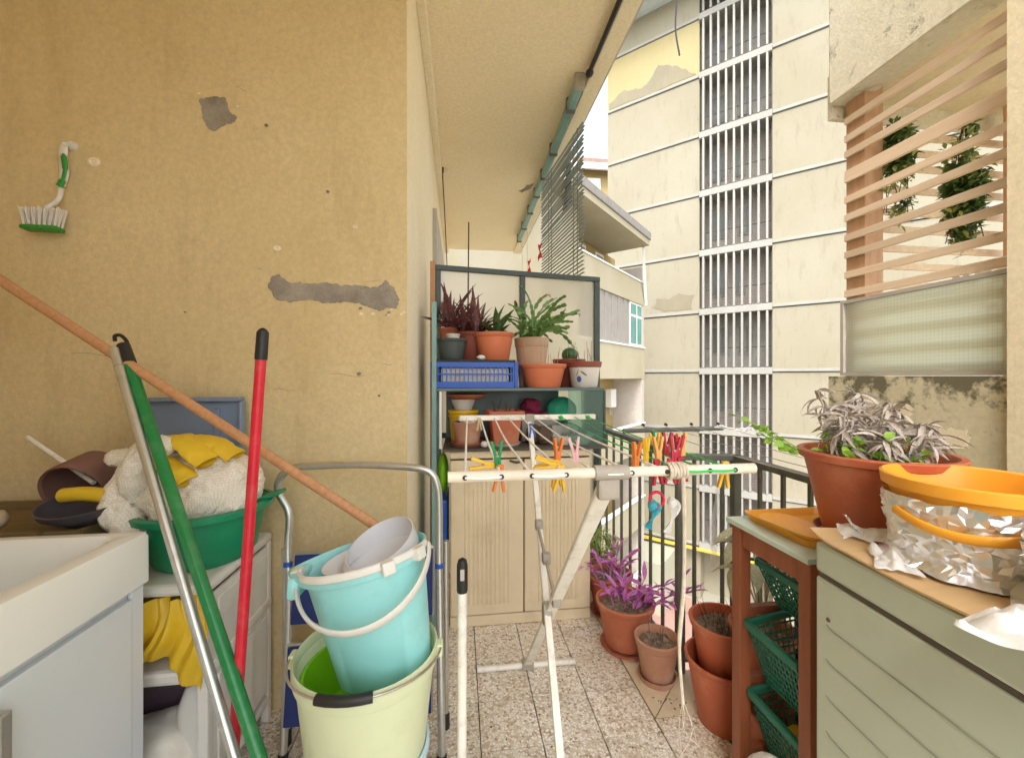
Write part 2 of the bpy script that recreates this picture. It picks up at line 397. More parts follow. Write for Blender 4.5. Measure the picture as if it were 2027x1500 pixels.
mat('leaf_magenta', '#b24fa2', 0.5, 0.2, 18, hue='#dc8acc')
mat('leaf_grey', '#9a9080', 0.8, 0.2, 18, hue='#b7ad9c')
mat('leaf_dead', '#b0a498', 0.9, 0.25, 22, hue='#d6cbbe')
mat('leaf_pale', '#b9b790', 0.6, 0.2, 14, hue='#d3cfb0')
mat('twig', '#5c4a3c', 0.9, 0.2)
mat('flower_pink', '#c22f6e', 0.6, 0.15)
mat('ivy', '#4a6c38', 0.6, 0.3, 12, hue='#7c9a54')
mat('louver_white', '#98968d', 0.5, 0.04)
mat('stair_dark', '#97938c', 0.8, 0.15, 3)
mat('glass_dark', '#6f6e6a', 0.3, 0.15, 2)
mat('glass_teal', '#64938b', 0.2, 0.1, 2)
mat('shutter_grey', '#b4aca2', 0.7, 0.08)
mat('curtain', '#8f8982', 0.9, 0.06, 4)
mat('window_white', '#e8e6e0', 0.5, 0.03)
mat('roof_grey', '#8a8580', 0.8, 0.2, 3, stretch=(4, 4, 1), dirt='#6a655f', dirt_amt=0.5)
mat('roof_tile', '#8c7264', 0.8, 0.15, 3)
mat('soffit_blue', '#b9c0c0', 0.8, 0.05)
mat('red_cloth', '#d8294a', 0.8, 0.1)
mat('grey_cloth', '#4f4a5c', 0.9, 0.1)
mat('ribbon_teal', '#3fa3b0', 0.4, 0.1)
mat('peg_yellow', '#e2b32c', 0.45, 0.06); mat('peg_orange', '#d9772c', 0.45, 0.06); mat('peg_green', '#12894a', 0.45, 0.06)
mat('peg_blue', '#2458b8', 0.45, 0.06); mat('peg_red', '#b32438', 0.45, 0.06); mat('peg_peach', '#e0a45c', 0.45, 0.06)
mat('peg_pink', '#e3b4b4', 0.45, 0.06); mat('peg_wood', '#cbb792', 0.7, 0.1, 30)
mat('machine', '#bec6b3', 0.38, 0.04, 3, dirt='#9d9d86', dirt_amt=0.35, dsc=2.5)
mat('stand_top', '#c6d6c8', 0.4, 0.05, 4)
mat('basket_green', '#1f6e58', 0.42, 0.1)
mat('olive_blue', '#3b5a9a', 0.5, 0.1); mat('olive_leaf', '#5f7a6a', 0.5, 0.1)
mat('pot_white', '#dcd6cc', 0.5, 0.05, 5, dirt='#b09a86', dirt_amt=0.3)
mat('rattan_red', '#7d584b', 0.7, 0.15, 10); mat('bowl_grey', '#4b464c', 0.5, 0.12)
m, t, b = nodes('brick'); co = coords(t, world=True)
bk_ = N(t, 'ShaderNodeTexBrick', i_Scale=3.2); bk_.inputs['Color1'].default_value = (*lin('#8f8178'), 1); bk_.inputs['Color2'].default_value = (*lin('#9c928a'), 1); bk_.inputs['Mortar'].default_value = (*lin('#a8a49c'), 1); bk_.inputs['Mortar Size'].default_value = 0.03
rt_ = N(t, 'ShaderNodeMapping'); rt_.inputs['Rotation'].default_value = (rad(90), 0, 0); L(t, co, rt_.inputs[0]); L(t, rt_.outputs[0], bk_.inputs['Vector']); L(t, bk_.outputs['Color'], b.inputs['Base Color']); b.inputs['Roughness'].default_value = 0.9
mat('bottle_clear', '#b3a184', 0.3, 0.1)
mat('yellow_ledge', '#c2ac48', 0.6, 0.1)
# foil: crumpled metal
m, t, b = nodes('foil'); co = coords(t)
b.inputs['Metallic'].default_value = 1; b.inputs['Roughness'].default_value = 0.36; b.inputs['Base Color'].default_value = (0.9, 0.91, 0.92, 1)
vo = N(t, 'ShaderNodeTexVoronoi', feature='F1', i_Scale=14); dn = N(t, 'ShaderNodeTexNoise', i_Scale=9, i_Detail=3); L(t, co, dn.inputs['Vector'])
L(t, mix(t, co, dn.outputs['Color'], 0.25), vo.inputs['Vector'])
bump(t, b, mix(t, vo.outputs['Distance'], noise_n(t, co, 60, 3), 0.5), 0.2, 0.004)
# thin plastic film
def film(name, col, a, rough=0.3, wrinkle=0.45):
    m, t, b = nodes(name); co = coords(t)
    b.inputs['Base Color'].default_value = (*lin(col), 1); b.inputs['Roughness'].default_value = rough; b.inputs['Alpha'].default_value = a
    bump(t, b, noise_n(t, co, 22, 5), wrinkle, 0.01); return m
film('film_white', '#eceae4', 0.82, 0.35); film('film_clear', '#e3e3de', 0.4, 0.2)
# glass: clear, frosted, wired
def glassy(name, col, rough, trans=1.0, bm_=0.0, bsc=200, diff=0.0):
    m, t, b = nodes(name); b.inputs['Base Color'].default_value = (*lin(col), 1); b.inputs['Roughness'].default_value = rough
    b.inputs['Transmission Weight'].default_value = trans; b.inputs['IOR'].default_value = 1.3
    if bm_: bump(t, b, noise_n(t, coords(t), bsc, 2), bm_, 0.002)
    return m, t, b
def pane(name, col, clear):
    """thin clear glass: part tinted see-through, part mirror by angle"""
    m = bpy.data.materials.new(name); m.use_nodes = True; M[name] = m; t = m.node_tree
    for n in list(t.nodes):
        if n.type == 'BSDF_PRINCIPLED': t.nodes.remove(n)
    out = t.nodes['Material Output']
    tr = N(t, 'ShaderNodeBsdfTransparent'); tr.inputs[0].default_value = (*lin(col), 1)
    gl = N(t, 'ShaderNodeBsdfGlossy'); gl.inputs['Roughness'].default_value = 0.03
    df = N(t, 'ShaderNodeBsdfDiffuse'); df.inputs[0].default_value = (*lin('#cfe0da'), 1)
    lw = N(t, 'ShaderNodeLayerWeight', i_Blend=0.12)
    s1 = N(t, 'ShaderNodeMixShader'); L(t, lw.outputs['Fresnel'], s1.inputs[0]); L(t, tr.outputs[0], s1.inputs[1]); L(t, gl.outputs[0], s1.inputs[2])
    s2 = N(t, 'ShaderNodeMixShader'); s2.inputs[0].default_value = 1-clear; L(t, s1.outputs[0], s2.inputs[1]); L(t, df.outputs[0], s2.inputs[2])
    L(t, s2.outputs[0], out.inputs[0]); return m
pane('glass_clear', '#d8ebe4', 0.9)
def frosted(name, col, amt, wire=None):
    """obscured glass: light comes through diffused"""
    m = bpy.data.materials.new(name); m.use_nodes = True; M[name] = m; t = m.node_tree
    for n in list(t.nodes):
        if n.type == 'BSDF_PRINCIPLED': t.nodes.remove(n)
    out = t.nodes['Material Output']
    a = N(t, 'ShaderNodeBsdfTranslucent'); a.inputs[0].default_value = (*lin(col), 1)
    d = N(t, 'ShaderNodeBsdfDiffuse'); d.inputs[0].default_value = (*lin(col), 1)
    g = N(t, 'ShaderNodeBsdfRefraction'); g.inputs['Roughness'].default_value = 0.32; g.inputs['IOR'].default_value = 1.02; g.inputs[0].default_value = (*lin(col), 1)
    gl = N(t, 'ShaderNodeBsdfGlossy'); gl.inputs['Roughness'].default_value = 0.25
    s1 = N(t, 'ShaderNodeMixShader'); s1.inputs[0].default_value = amt; L(t, a.outputs[0], s1.inputs[1]); L(t, g.outputs[0], s1.inputs[2])
    s2 = N(t, 'ShaderNodeMixShader'); s2.inputs[0].default_value = 0.12; L(t, s1.outputs[0], s2.inputs[1]); L(t, d.outputs[0], s2.inputs[2])
    s3 = N(t, 'ShaderNodeMixShader'); s3.inputs[0].default_value = 0.05; L(t, s2.outputs[0], s3.inputs[1]); L(t, gl.outputs[0], s3.inputs[2])
    last = s3.outputs[0]
    if wire:
        co = coords(t, world=True); sx = N(t, 'ShaderNodeSeparateXYZ'); L(t, co, sx.inputs[0]); lines = []
        for ax in (1, 2):
            q = N(t, 'ShaderNodeMath', operation='MULTIPLY'); q.inputs[1].default_value = 1/wire; L(t, sx.outputs[ax], q.inputs[0])
            fr = N(t, 'ShaderNodeMath', operation='FRACT'); L(t, q.outputs[0], fr.inputs[0])
            ls = N(t, 'ShaderNodeMath', operation='LESS_THAN'); ls.inputs[1].default_value = 0.1; L(t, fr.outputs[0], ls.inputs[0]); lines.append(ls.outputs[0])
        mx = N(t, 'ShaderNodeMath', operation='MAXIMUM'); L(t, lines[0], mx.inputs[0]); L(t, lines[1], mx.inputs[1])
        mu = N(t, 'ShaderNodeMath', operation='MULTIPLY'); mu.inputs[1].default_value = 0.3; L(t, mx.outputs[0], mu.inputs[0])
        dk = N(t, 'ShaderNodeBsdfDiffuse'); dk.inputs[0].default_value = (*lin('#aeb0a4'), 1)
        s4 = N(t, 'ShaderNodeMixShader'); L(t, mu.outputs[0], s4.inputs[0]); L(t, last, s4.inputs[1]); L(t, dk.outputs[0], s4.inputs[2]); last = s4.outputs[0]
    L(t, last, out.inputs[0]); return m
frosted('glass_frost', '#fffdf6', 0.55); frosted('glass_wired', '#f6faf0', 0.45, 0.0125)

mat('groove_shade', '#8b8f7e', 0.6, 0.08)  # grey for the shade in the machine's side grooves
# ================================================================ the balcony shell
CEIL = 3.15
fl = B(); bb(fl, (-1.75, -1.2, -0.2), (1.17, 1.66, -0.012)); bb(fl, (-0.21, 1.66, -0.2), (0.95, 6, -0.012))
floor = fin(fl, 'balcony_floor', 'seam_dark', kind='structure', world=False)
W[floor.name] = Matrix()
T = 0.2125
tm = B(); box(tm, (0, 0, -0.007), (T-0.0035, T-0.0035, 0.014), None, 0.0012, 1)
tile0 = fin(tm, 'tile', 'terrazzo', floor); tile_me = tile0.data
first = True
for i in range(-8, 3):
    for j in range(-12, 6):
        x, y = 0.071 + (i+0.5)*T, 1.387 + (j+0.5)*T
        if x < -0.3 and y > 1.75: continue
        if first: tile0.location = (x, y, 0); first = False; continue
        o = inst(tile_me, 'tile', floor, Matrix.Translation((x, y, RNG.uniform(-0.0008, 0.0006))))
for j in range(-12, 0):
    x, y = 0.7085 + 0.5*T, 1.387 + (j+0.5)*T
    inst(tile_me, 'tile', floor, Matrix.Translation((x, y, RNG.uniform(-0.0008, 0.0006))))
q = B(); bb(q, (0.7125, 1.3885, -0.014), (0.953, 1.4405, -0.0004), 0.001); fin(q, 'tile', 'terrazzo', floor)
for poly in ([(0.712, 1.446), (0.936, 1.668), (0.936, 2.12), (0.712, 2.12)], [(0.712, 2.123), (0.936, 2.123), (0.936, 3.2), (0.712, 3.2)],
             [(0.7145, 1.443), (0.955, 1.443), (1.165, 1.655), (0.9385, 1.665)], [(0.957, 1.441), (1.165, 1.65), (1.165, 0.7), (0.957, 0.7)], [(0.957, 0.697), (1.165, 0.697), (1.165, -1.0), (0.957, -1.0)]):
    q = B(); prism(q, poly, (0, 0, -0.014), (1, 0, 0), (0, 1, 0), 0.0145)
    fin(q, 'border_slab', 'marble', floor)
# walls
def jag(pts, k, amp, seed):
    r = random.Random(seed); out = []
    n = len(pts)
    for i in range(n):
        a, b = pts[i], pts[(i+1) % n]
        for j in range(k):
            t = j/k; out.append((a[0]+(b[0]-a[0])*t + r.uniform(-amp, amp), a[1]+(b[1]-a[1])*t + r.uniform(-amp, amp)))
    return out
nw = thing('house_wall', 'ochre plastered wall with grey cement repairs behind the white sink', 'wall', (-0.9, 1.66, 0))
q = B(); bb(q, (-1.75, 1.66, -0.1), (-0.206, 1.672, 3.16)); fin(q, 'plaster_face', 'plaster_ochre', nw)
q = B(); bb(q, (-1.75, 1.6725, -0.1), (-0.41, 1.9, 3.16)); fin(q, 'wall_core', 'plaster_ochre', nw)
def rough_edge(pts, seed, amp, grow=0.0):
    n = len(pts); out = []; cx_ = sum(p[0] for p in pts)/n; cy_ = sum(p[1] for p in pts)/n
    for i in range(n):
        a, b = pts[i], pts[(i+1) % n]; L0 = math.hypot(b[0]-a[0], b[1]-a[1]); k = max(2, int(L0/0.004)); nx, ny = (b[1]-a[1])/L0, -(b[0]-a[0])/L0
        if (nx*((a[0]+b[0])/2-cx_)+ny*((a[1]+b[1])/2-cy_)) < 0 and False: nx, ny = -nx, -ny
        for j in range(k):
            t = j/k; x, y = a[0]+(b[0]-a[0])*t, a[1]+(b[1]-a[1])*t; v = Vector((x*26, y*26, seed)); s = amp*(noise.noise(v)+0.6*noise.noise(v*2.7)+0.35*noise.noise(v*6.5))+grow
            out.append((x-nx*s, y-ny*s))
    return out
def patch(pts, k, amp, seed, name='cement_patch', m='cement', th=0.003):
    q = B(); prism(q, rough_edge(pts, seed, 0.011), (0, 1.6603, 0), (1, 0, 0), (0, 0, 1), 0.0035); fin(q, name, m, nw)
patch([(-0.945, 2.27), (-0.905, 2.295), (-0.86, 2.285), (-0.845, 2.235), (-0.825, 2.215), (-0.86, 2.185), (-0.905, 2.165), (-0.94, 2.195)], 3, 0.007, 1)
patch([(-0.705, 1.63), (-0.67, 1.642), (-0.64, 1.61), (-0.54, 1.605), (-0.50, 1.61), (-0.44, 1.60), (-0.38, 1.603), (-0.315, 1.6), (-0.285, 1.625), (-0.25, 1.6),
       (-0.232, 1.555), (-0.245, 1.515), (-0.33, 1.512), (-0.385, 1.535), (-0.42, 1.54), (-0.50, 1.535), (-0.57, 1.55), (-0.63, 1.535), (-0.69, 1.55), (-0.71, 1.59)], 4, 0.0035, 2)
for px_, pz_, r_ in ((-0.683, 1.735, 0.011), (-0.40, 1.828, 0.008), (-1.30, 2.02, 0.016), (-0.50, 1.96, 0.005), (-0.72, 2.196, 0.005), (-0.385, 1.265, 0.006), (-0.31, 1.18, 0.004), (-1.0, 1.49, 0.003)):
    q = B(); lathe(q, [(0, 0.003), (r_*0.5, 0.003), (r_*0.6, 0.006), (r_, 0.004), (r_*1.1, 0)], (px_, 1.66, pz_), 12, Matrix.Rotation(rad(90), 3, 'X'), sx=1.2)
    fin(q, 'filled_hole', 'plaster_lit' if r_ > 0.007 else 'cement', nw)
for (x0_, z0_, x1_, z1_) in ((-0.70, 1.206, -0.62, 1.203), (-0.30, 1.300, -0.262, 1.301), (-0.50, 1.262, -0.36, 1.256), (-1.38, 1.335, -1.19, 1.328), (-0.755, 1.655, -0.735, 1.66), (-0.36, 1.62, -0.30, 1.628), (-0.83, 2.33, -0.79, 2.322)):
    q = B(); pts = smooth_path([(x0_, 1.6605, z0_), ((x0_*2+x1_)/3, 1.6605, z0_+0.002), ((x0_+x1_*2)/3, 1.6605, z1_-0.002), (x1_, 1.6605, z1_)], 4); tube(q, pts, [0.0004]+[0.0011]*(len(pts)-2)+[0.0004], 5); fin(q, 'scratch', 'cement', nw)
r_ = random.Random(14)
for k in range(16):
    cx_, cz_ = (r_.uniform(-0.40, -0.215), r_.uniform(1.485, 1.53)) if k < 11 else (r_.uniform(-0.97, -0.80), r_.uniform(2.13, 2.32)); s = r_.uniform(0.003, 0.008)
    q = B(); prism(q, rough_edge([(cx_-s, cz_-s*0.6), (cx_+s, cz_-s*0.5), (cx_+s*0.6, cz_+s*0.7), (cx_-s*0.7, cz_+s*0.5)], k*2.3, s*0.4), (0, 1.6604, 0), (1, 0, 0), (0, 0, 1), 0.0012); fin(q, 'paint_flake', 'plaster_lit' if k % 3 else 'cement', nw)
sw = thing('balcony_wall', 'cream side wall, paled to look lit, running along the balcony past the shelves', 'wall', (-0.3, 3.5, 0))
q = B(); bb(q, (-0.41, 1.6725, -0.1), (-0.206, 6, 3.16)); fin(q, 'plaster_face', 'plaster_lit', sw)  # paler than the ochre wall: its stronger light is put into the colour
q = B(); bb(q, (-0.206, 1.675, 3.03), (-0.16, 6, 3.149), 0.004); fin(q, 'ceiling_moulding', 'plaster_lit', sw)
q = B(); bb(q, (-0.206, 3.23, 0.05), (-0.175, 4.8, 2.55), 0.004); fin(q, 'shutter', 'shutter_grey', sw)
q = B(); bb(q, (-1.9, -1.0, -0.1), (-1.751, 1.9, 3.16)); fin(q, 'recess_wall', 'plaster_ochre', None, label='ochre wall closing the recess beyond the white sink', cat='wall')
q = B(); bb(q, (-1.75, -1.15, -0.1), (-0.4, -1.0, 3.16)); fin(q, 'house_wall', 'plaster_ochre', None, label='unseen ochre wall added behind the recess to cut the light', cat='wall')  # out of view, added to cut light from behind and darken the left
cl = thing('balcony_ceiling', 'cream plastered ceiling slab above the balcony', 'ceiling', (0, 2, CEIL))
q = B(); bb(q, (-1.9, -1.2, CEIL), (0.80, 6.2, 3.4)); fin(q, 'slab', 'plaster_ceiling', cl)
q = B(); bb(q, (0.8005, -1.2, CEIL-0.035), (0.90, 6.2, 3.4), 0.006); fin(q, 'edge_strip', 'plaster_lit', cl)
q = B(); bb(q, (0.9005, -1.2, CEIL-0.02), (0.915, 6.2, 3.4)); fin(q, 'edge_flashing', 'shutter_grey', cl)
q = B(); r_ = random.Random(4)
prism(q, jag([(0.60, 4.18), (0.64, 4.22), (0.70, 4.10), (0.72, 4.0), (0.66, 4.05)], 3, 0.012, 3), (0, 0, CEIL-0.0025), (1, 0, 0), (0, 1, 0), 0.002); fin(q, 'flaked_paint', 'cement', cl)
rod = B(); tube(rod, [(0.782, 1.5, 3.108), (0.784, 2.0, 3.11), (0.786, 2.43, 3.112)], 0.014, 8); blob(rod, (0.786, 2.45, 3.105), 0.025, 0.03, 0.022, 0.1, 2, 1, 2)
fin(rod, 'awning_rod', 'black_plastic', None, label='black rod fixed under the edge of the balcony ceiling', cat='rod')
q = B(); tube(q, smooth_path([(-0.155, 3.8, 3.1), (-0.15, 4.5, 2.8), (-0.14, 5.2, 2.2)]), 0.006, 6); tube(q, [(-0.155, 3.8, 3.1), (-0.155, 3.8, 3.148)], 0.012, 8)
fin(q, 'awning_crank', 'twig', None, label='thin brown crank rod hanging from the ceiling by the cream side wall', cat='rod')

# crumbs of soil and dry leaf bits on the floor
r_ = random.Random(31); q = B()
for _ in range(150):
    x, y = (r_.gauss(0.80, 0.07), r_.gauss(1.55, 0.10)) if r_.random() < 0.6 else (r_.uniform(0.05, 0.7), r_.uniform(1.1, 2.05))
    if x > 0.93 or (x > 0.70 and 1.55 < y < 1.72): continue
    s = r_.uniform(0.0015, 0.0045); box(q, (x, y, 0.0012+s*0.3), (s*r_.uniform(0.8, 2.4), s, s*0.6), Matrix.Rotation(r_.uniform(0, 3), 3, 'Z'))
fin(q, 'soil_crumbs', 'soil', None, kind='stuff', world=False)
# ---------------------------------------------------------------- railing
rl = thing('balcony_railing', 'dark grey iron railing with thin upright bars along the balcony edge', 'railing', (0.93, 1.66, 0))
TOP = 0.926
def rail(a, b, name, wd, ht):
    q = B(); beam(q, a, b, wd, ht, (0, 0, 1), 0.003); fin(q, name, 'rail_paint', rl)
segs = [((0.93, 5.6), (0.93, 1.66)), ((0.93, 1.66), (1.15, 1.61)), ((1.15, 1.61), (1.15, -0.9))]
for (a, b) in segs:
    d = (Vector(b)-Vector(a)).normalized()*0.02
    rail((a[0]-d.x*0, a[1]-d.y*0, TOP-0.012), (b[0]+d.x*0.9, b[1]+d.y*0.9, TOP-0.012), 'top_rail', 0.042, 0.024)
    rail((a[0], a[1], 0.055), (b[0], b[1], 0.055), 'bottom_rail', 0.026, 0.014)
bar = B(); bb(bar, (-0.0065, -0.0065, 0.0625), (0.0065, 0.0065, TOP-0.024), 0.0012); bar0 = fin(bar, 'baluster', 'rail_paint', rl, world=False)
post = B(); bb(post, (-0.016, -0.016, 0.0), (0.016, 0.016, TOP-0.0245), 0.002); post0 = fin(post, 'post', 'rail_paint', rl, world=False)
bars = [(0.93, 1.689+0.1225*k) for k in range(1, 26)] + [(0.986, 1.645), (1.098, 1.622)] + [(1.15, 1.584-0.1165*k) for k in range(1, 18)]
posts = [(0.93, 1.66), (1.15, 1.61), (1.15, 0.2), (0.93, 3.6)]
for me, nm, lst, keep in ((bar0.data, 'baluster', bars, bar0), (post0.data, 'post', posts, post0)):
    for k, (x, y) in enumerate(lst):
        mw = Matrix.Translation((x, y, 0))
        if k == 0: keep.matrix_local = W[rl.name].inverted() @ mw
        else: inst(me, nm, rl, mw)
# drying lines outside the railing
dl = thing('drying_line_frame', 'dark tube arms outside the railing with thin washing lines strung between', 'clothes line', (1.2, 1.6, 0.93))
for y in (2.3, 0.55):
    q = B(); tube(q, [(0.94, y, 0.94), (1.56, y, 0.947)], 0.0135, 10); fin(q, 'arm', 'rail_paint', dl)
    for x in (1.06, 1.2, 1.36, 1.53):
        q = B(); tube(q, smooth_path([(x, y, 0.962), (x+0.01, y, 0.972), (x, y, 0.978), (x-0.01, y, 0.97)], 3), 0.003, 6); lathe(q, [(0, -0.008), (0.007, -0.006), (0.007, 0.006), (0, 0.008)], (x, y+0.004, 0.975), 8); fin(q, 'hook', 'black_plastic', dl)
for k, x in enumerate((1.06, 1.2, 1.36, 1.53)):
    q = B(); tube(q, smooth_path([(x, 2.3, 0.962), (x, 1.4, 0.945-0.008*k), (x, 0.55, 0.962)], 8), 0.0016, 5); fin(q, 'line', 'shutter_grey', dl)
q = B(); tube(q, smooth_path([(1.2, 2.3, 0.96), (1.21, 2.29, 0.90), (1.225, 2.285, 0.84), (1.22, 2.28, 0.80)], 4), 0.0012, 4); fin(q, 'loose_thread', 'shutter_grey', dl)

# ================================================================ outside: ground and buildings
g = B(); 
for (a, b, z) in (((-150, -150), (150, 150), -10.0),):
    g.faces.new([g.verts.new(p) for p in ((a[0], a[1], z), (b[0], a[1], z), (b[0], b[1], z), (a[0], b[1], z))])
fin(g, 'ground', 'ground_pave', kind='structure', world=False)
UU = Vector((math.sin(rad(43.8)), math.cos(rad(43.8)), 0)); VV = Vector((-math.sin(rad(46.4)), math.cos(rad(46.4)), 0))
NO = Vector((-VV.y, VV.x, 0))          # outward normal of the opposite facade (towards us)
if NO.y > 0: NO = -NO
OP = Vector((14.23, 17.355, 0))
ob = thing('apartment_block', 'tall cream apartment block with white storey bands and a white finned stairwell', 'building', (14.23, 17.355, -10))
def of(t, n, z): p = OP + VV*t + NO*n; return Vector((p.x, p.y, z))
ROT_O = Matrix((VV, NO, Vector((0, 0, 1)))).transposed()
def obox(q, t0, t1, n0, n1, z0, z1, bev=0):
    box(q, of((t0+t1)/2, (n0+n1)/2, (z0+z1)/2), (abs(t1-t0), abs(n1-n0), abs(z1-z0)), ROT_O, bev)
BANDS = [19.25, 16.3, 13.3, 10.35, 7.38, 4.45, 1.5, -1.45, -4.35, -7.2]
SW0, SW1 = 0.0, 3.12
fins_me = None
for k, zb in enumerate(BANDS):
    zt = BANDS[k-1]-0.02 if k else 20.9
    for (t0, t1) in ((-12, SW0), (SW1, 8.02)):
        q = B(); obox(q, t0, t1, -0.25, 0, zb+0.16, zt-0.0); 
        warm = (k == 1 and t0 > 1)
        fin(q, 'wall_panel', 'facade_warm' if warm else 'facade', ob)
        q = B(); obox(q, t0, t1, -0.25, 0.07, zb+0.02, zb+0.158, 0.015); fin(q, 'storey_band', 'band_white', ob)
    q = B(); obox(q, SW0, SW1, -0.3, 0.12, zb-0.1, zb+0.22, 0.02); fin(q, 'stair_band', 'band_white', ob)
    # the stairwell behind the fins
    z0, z1 = zb+0.24, zt-0.12
    if zb > -7.5:
        for j in range(9):
            t = SW0+0.2 + j*(SW1-SW0-0.4)/8
            q = B(); obox(q, t-0.046, t+0.046, -0.12, 0.14, z0, z1+0.02, 0.012); fin(q, 'fin', 'louver_white', ob)
        q = B(); obox(q, SW0+0.01, SW1-0.01, -1.15, -1.0, z0-0.2, z1+0.1); fin(q, 'stair_wall', 'brick' if k not in (1, 2, 6) else 'stair_dark', ob)
        for side in (SW0, SW1-0.08):
            q = B(); obox(q, side, side+0.08, -0.999, -0.31, z0-0.2, z1+0.1); fin(q, 'stair_cheek', 'stair_dark', ob)
        q = B(); obox(q, SW0+0.1, SW1-0.1, -0.98, -0.32, zb-0.05, zb+0.12); fin(q, 'landing', 'stair_dark', ob)
        rr = random.Random(k)
        for (t0, t1) in ((1.95, 2.75), (0.9, 1.55)) if k % 2 == 0 else ((2.0, 2.9), (1.2, 1.7)):
            q = B(); obox(q, t0, t1, -0.995, -0.94, z0+0.7, z0+2.1, 0.01); f_ = fin(q, 'window', 'stair_dark', ob)
            tm_ = (t0+t1)/2
            for (a_, b_) in ((t0+0.06, tm_-0.03), (tm_+0.03, t1-0.06)):
                q = B(); obox(q, a_, b_, -0.937, -0.93, z0+0.76, z0+2.04); fin(q, 'pane', 'glass_dark', f_)
        q = B(); obox(q, SW0+0.1, SW1-0.1, -0.5, -0.47, z0+0.95, z0+1.0); 
        fin(q, 'handrail', 'rail_paint', ob)
q = B(); obox(q, -12, 8.02, -8, -0.26, -10, 20.9); 
# body with the stairwell notch: three blocks
q.free()
for (t0, t1, n1) in ((-12, SW0-0.005, -0.255), (SW1+0.005, 8.015, -0.255), (SW0-0.004, SW1+0.004, -1.16)):
    q = B(); obox(q, t0, t1, -8, n1, -10, 20.85); fin(q, 'wall_core', 'facade', ob)
q = B(); obox(q, -12.5, 9.2, -8.5, 1.5, 20.91, 21.25, 0.02); fin(q, 'roof', 'soffit_blue', ob)
q = B(); obox(q, -12.5, 9.2, 1.501, 1.56, 20.8, 21.5); fin(q, 'roof_gutter', 'shutter_grey', ob)
# bare render patch and flaking on the warm panel
for pts, seed in (([(7.9, 16.5), (7.9, 16.85), (7.2, 17.3), (6.5, 17.15), (6.1, 16.95), (5.8, 17.1), (5.2, 17.85), (4.5, 17.6), (4.1, 17.25), (3.6, 16.8), (3.25, 16.5)], 5), ([(5.4, 5.0), (4.9, 4.7), (3.5, 4.7), (3.4, 5.4), (4.1, 5.6), (4.6, 5.3), (5.2, 5.5)], 6)):
    q = B(); prism(q, jag(pts, 4, 0.06, seed), of(0, 0.004, 0), VV, (0, 0, 1), 0.012 if VV.cross(Vector((0, 0, 1))).dot(NO) > 0 else -0.012)
    fin(q, 'bare_render', 'facade_bare', ob)
# plinth, passage and yellow ledge at its foot
q = B(); obox(q, -12, 8.02, 0.0, 0.25, -7.4, -7.28, 0.02); fin(q, 'ledge', 'yellow_ledge', ob)
q = B(); obox(q, 4.2, 6.6, 0.0, 2.6, -10, -7.55); fin(q, 'plinth', 'plinth', ob)
q = B(); obox(q, 1.0, 4.1, 0.26, 1.6, -10, -9.85); fin(q, 'step', 'pink_pave', ob)
q = B(); obox(q, -3, 9, 1.7, 6.5, -9.996, -9.95); fin(q, 'yard_pavement', 'pink_pave', None, kind='structure')

# ---------------------------------------------------------------- left building with balconies
LQ = Vector((7.949, 17.139, 0)); NL = Vector((UU.y, -UU.x, 0))
lb = thing('balcony_house', 'lower cream house with stacked balconies under a grey overhanging roof', 'building', (6, 15, -10))
ROT_L = Matrix((UU, NL, Vector((0, 0, 1)))).transposed()
def lbox(q, s0, s1, n0, n1, z0, z1, bev=0):
    p = LQ + UU*((s0+s1)/2) + NL*((n0+n1)/2); box(q, (p.x, p.y, (z0+z1)/2), (abs(s1-s0), abs(n1-n0), abs(z1-z0)), ROT_L, bev)
q = B(); lbox(q, -14, 0.05, -6, -1.35, -10, 6.6); fin(q, 'wall_core', 'wall_ochre_far', lb)
q = B(); lbox(q, -14, -6.1, -1.345, 0.0, -10, 6.55); fin(q, 'wall', 'parapet_cream', lb)
q = B(); lbox(q, -0.25, 0.05, -1.345, -0.02, -10, 6.0); fin(q, 'end_wall', 'shutter_grey', lb)
for k, (z0, z1) in enumerate(((4.35, 5.3), (1.2, 2.5), (-1.95, -0.75), (-5.1, -3.9), (-8.3, -7.1))):
    q = B(); lbox(q, -6.09, 0.06, -0.14, 0.0, z0, z1, 0.01); fin(q, 'parapet', 'parapet_cream', lb)
    q = B(); lbox(q, -6.09, 0.05, -1.34, -0.141, z0, z0+0.22); fin(q, 'balcony_slab', 'soffit', lb)
    q = B(); lbox(q, -6.09, 0.08, -0.17, 0.04, z1+0.001, z1+0.06, 0.01); fin(q, 'coping', 'window_white', lb)
    # door / window on the back wall of each balcony
    for (s0, s1, m_) in ((-4.0, -3.0, 'window_white'), (-2.1, -1.3, 'window_white')):
        q = B(); lbox(q, s0, s1, -1.345, -1.29, z1-0.9, z1+1.15, 0.01); f_ = fin(q, 'window', m_, lb)
        q = B(); lbox(q, s0+0.09, s1-0.09, -1.288, -1.28, z1-0.8, z1+1.05); fin(q, 'pane', 'curtain', f_)
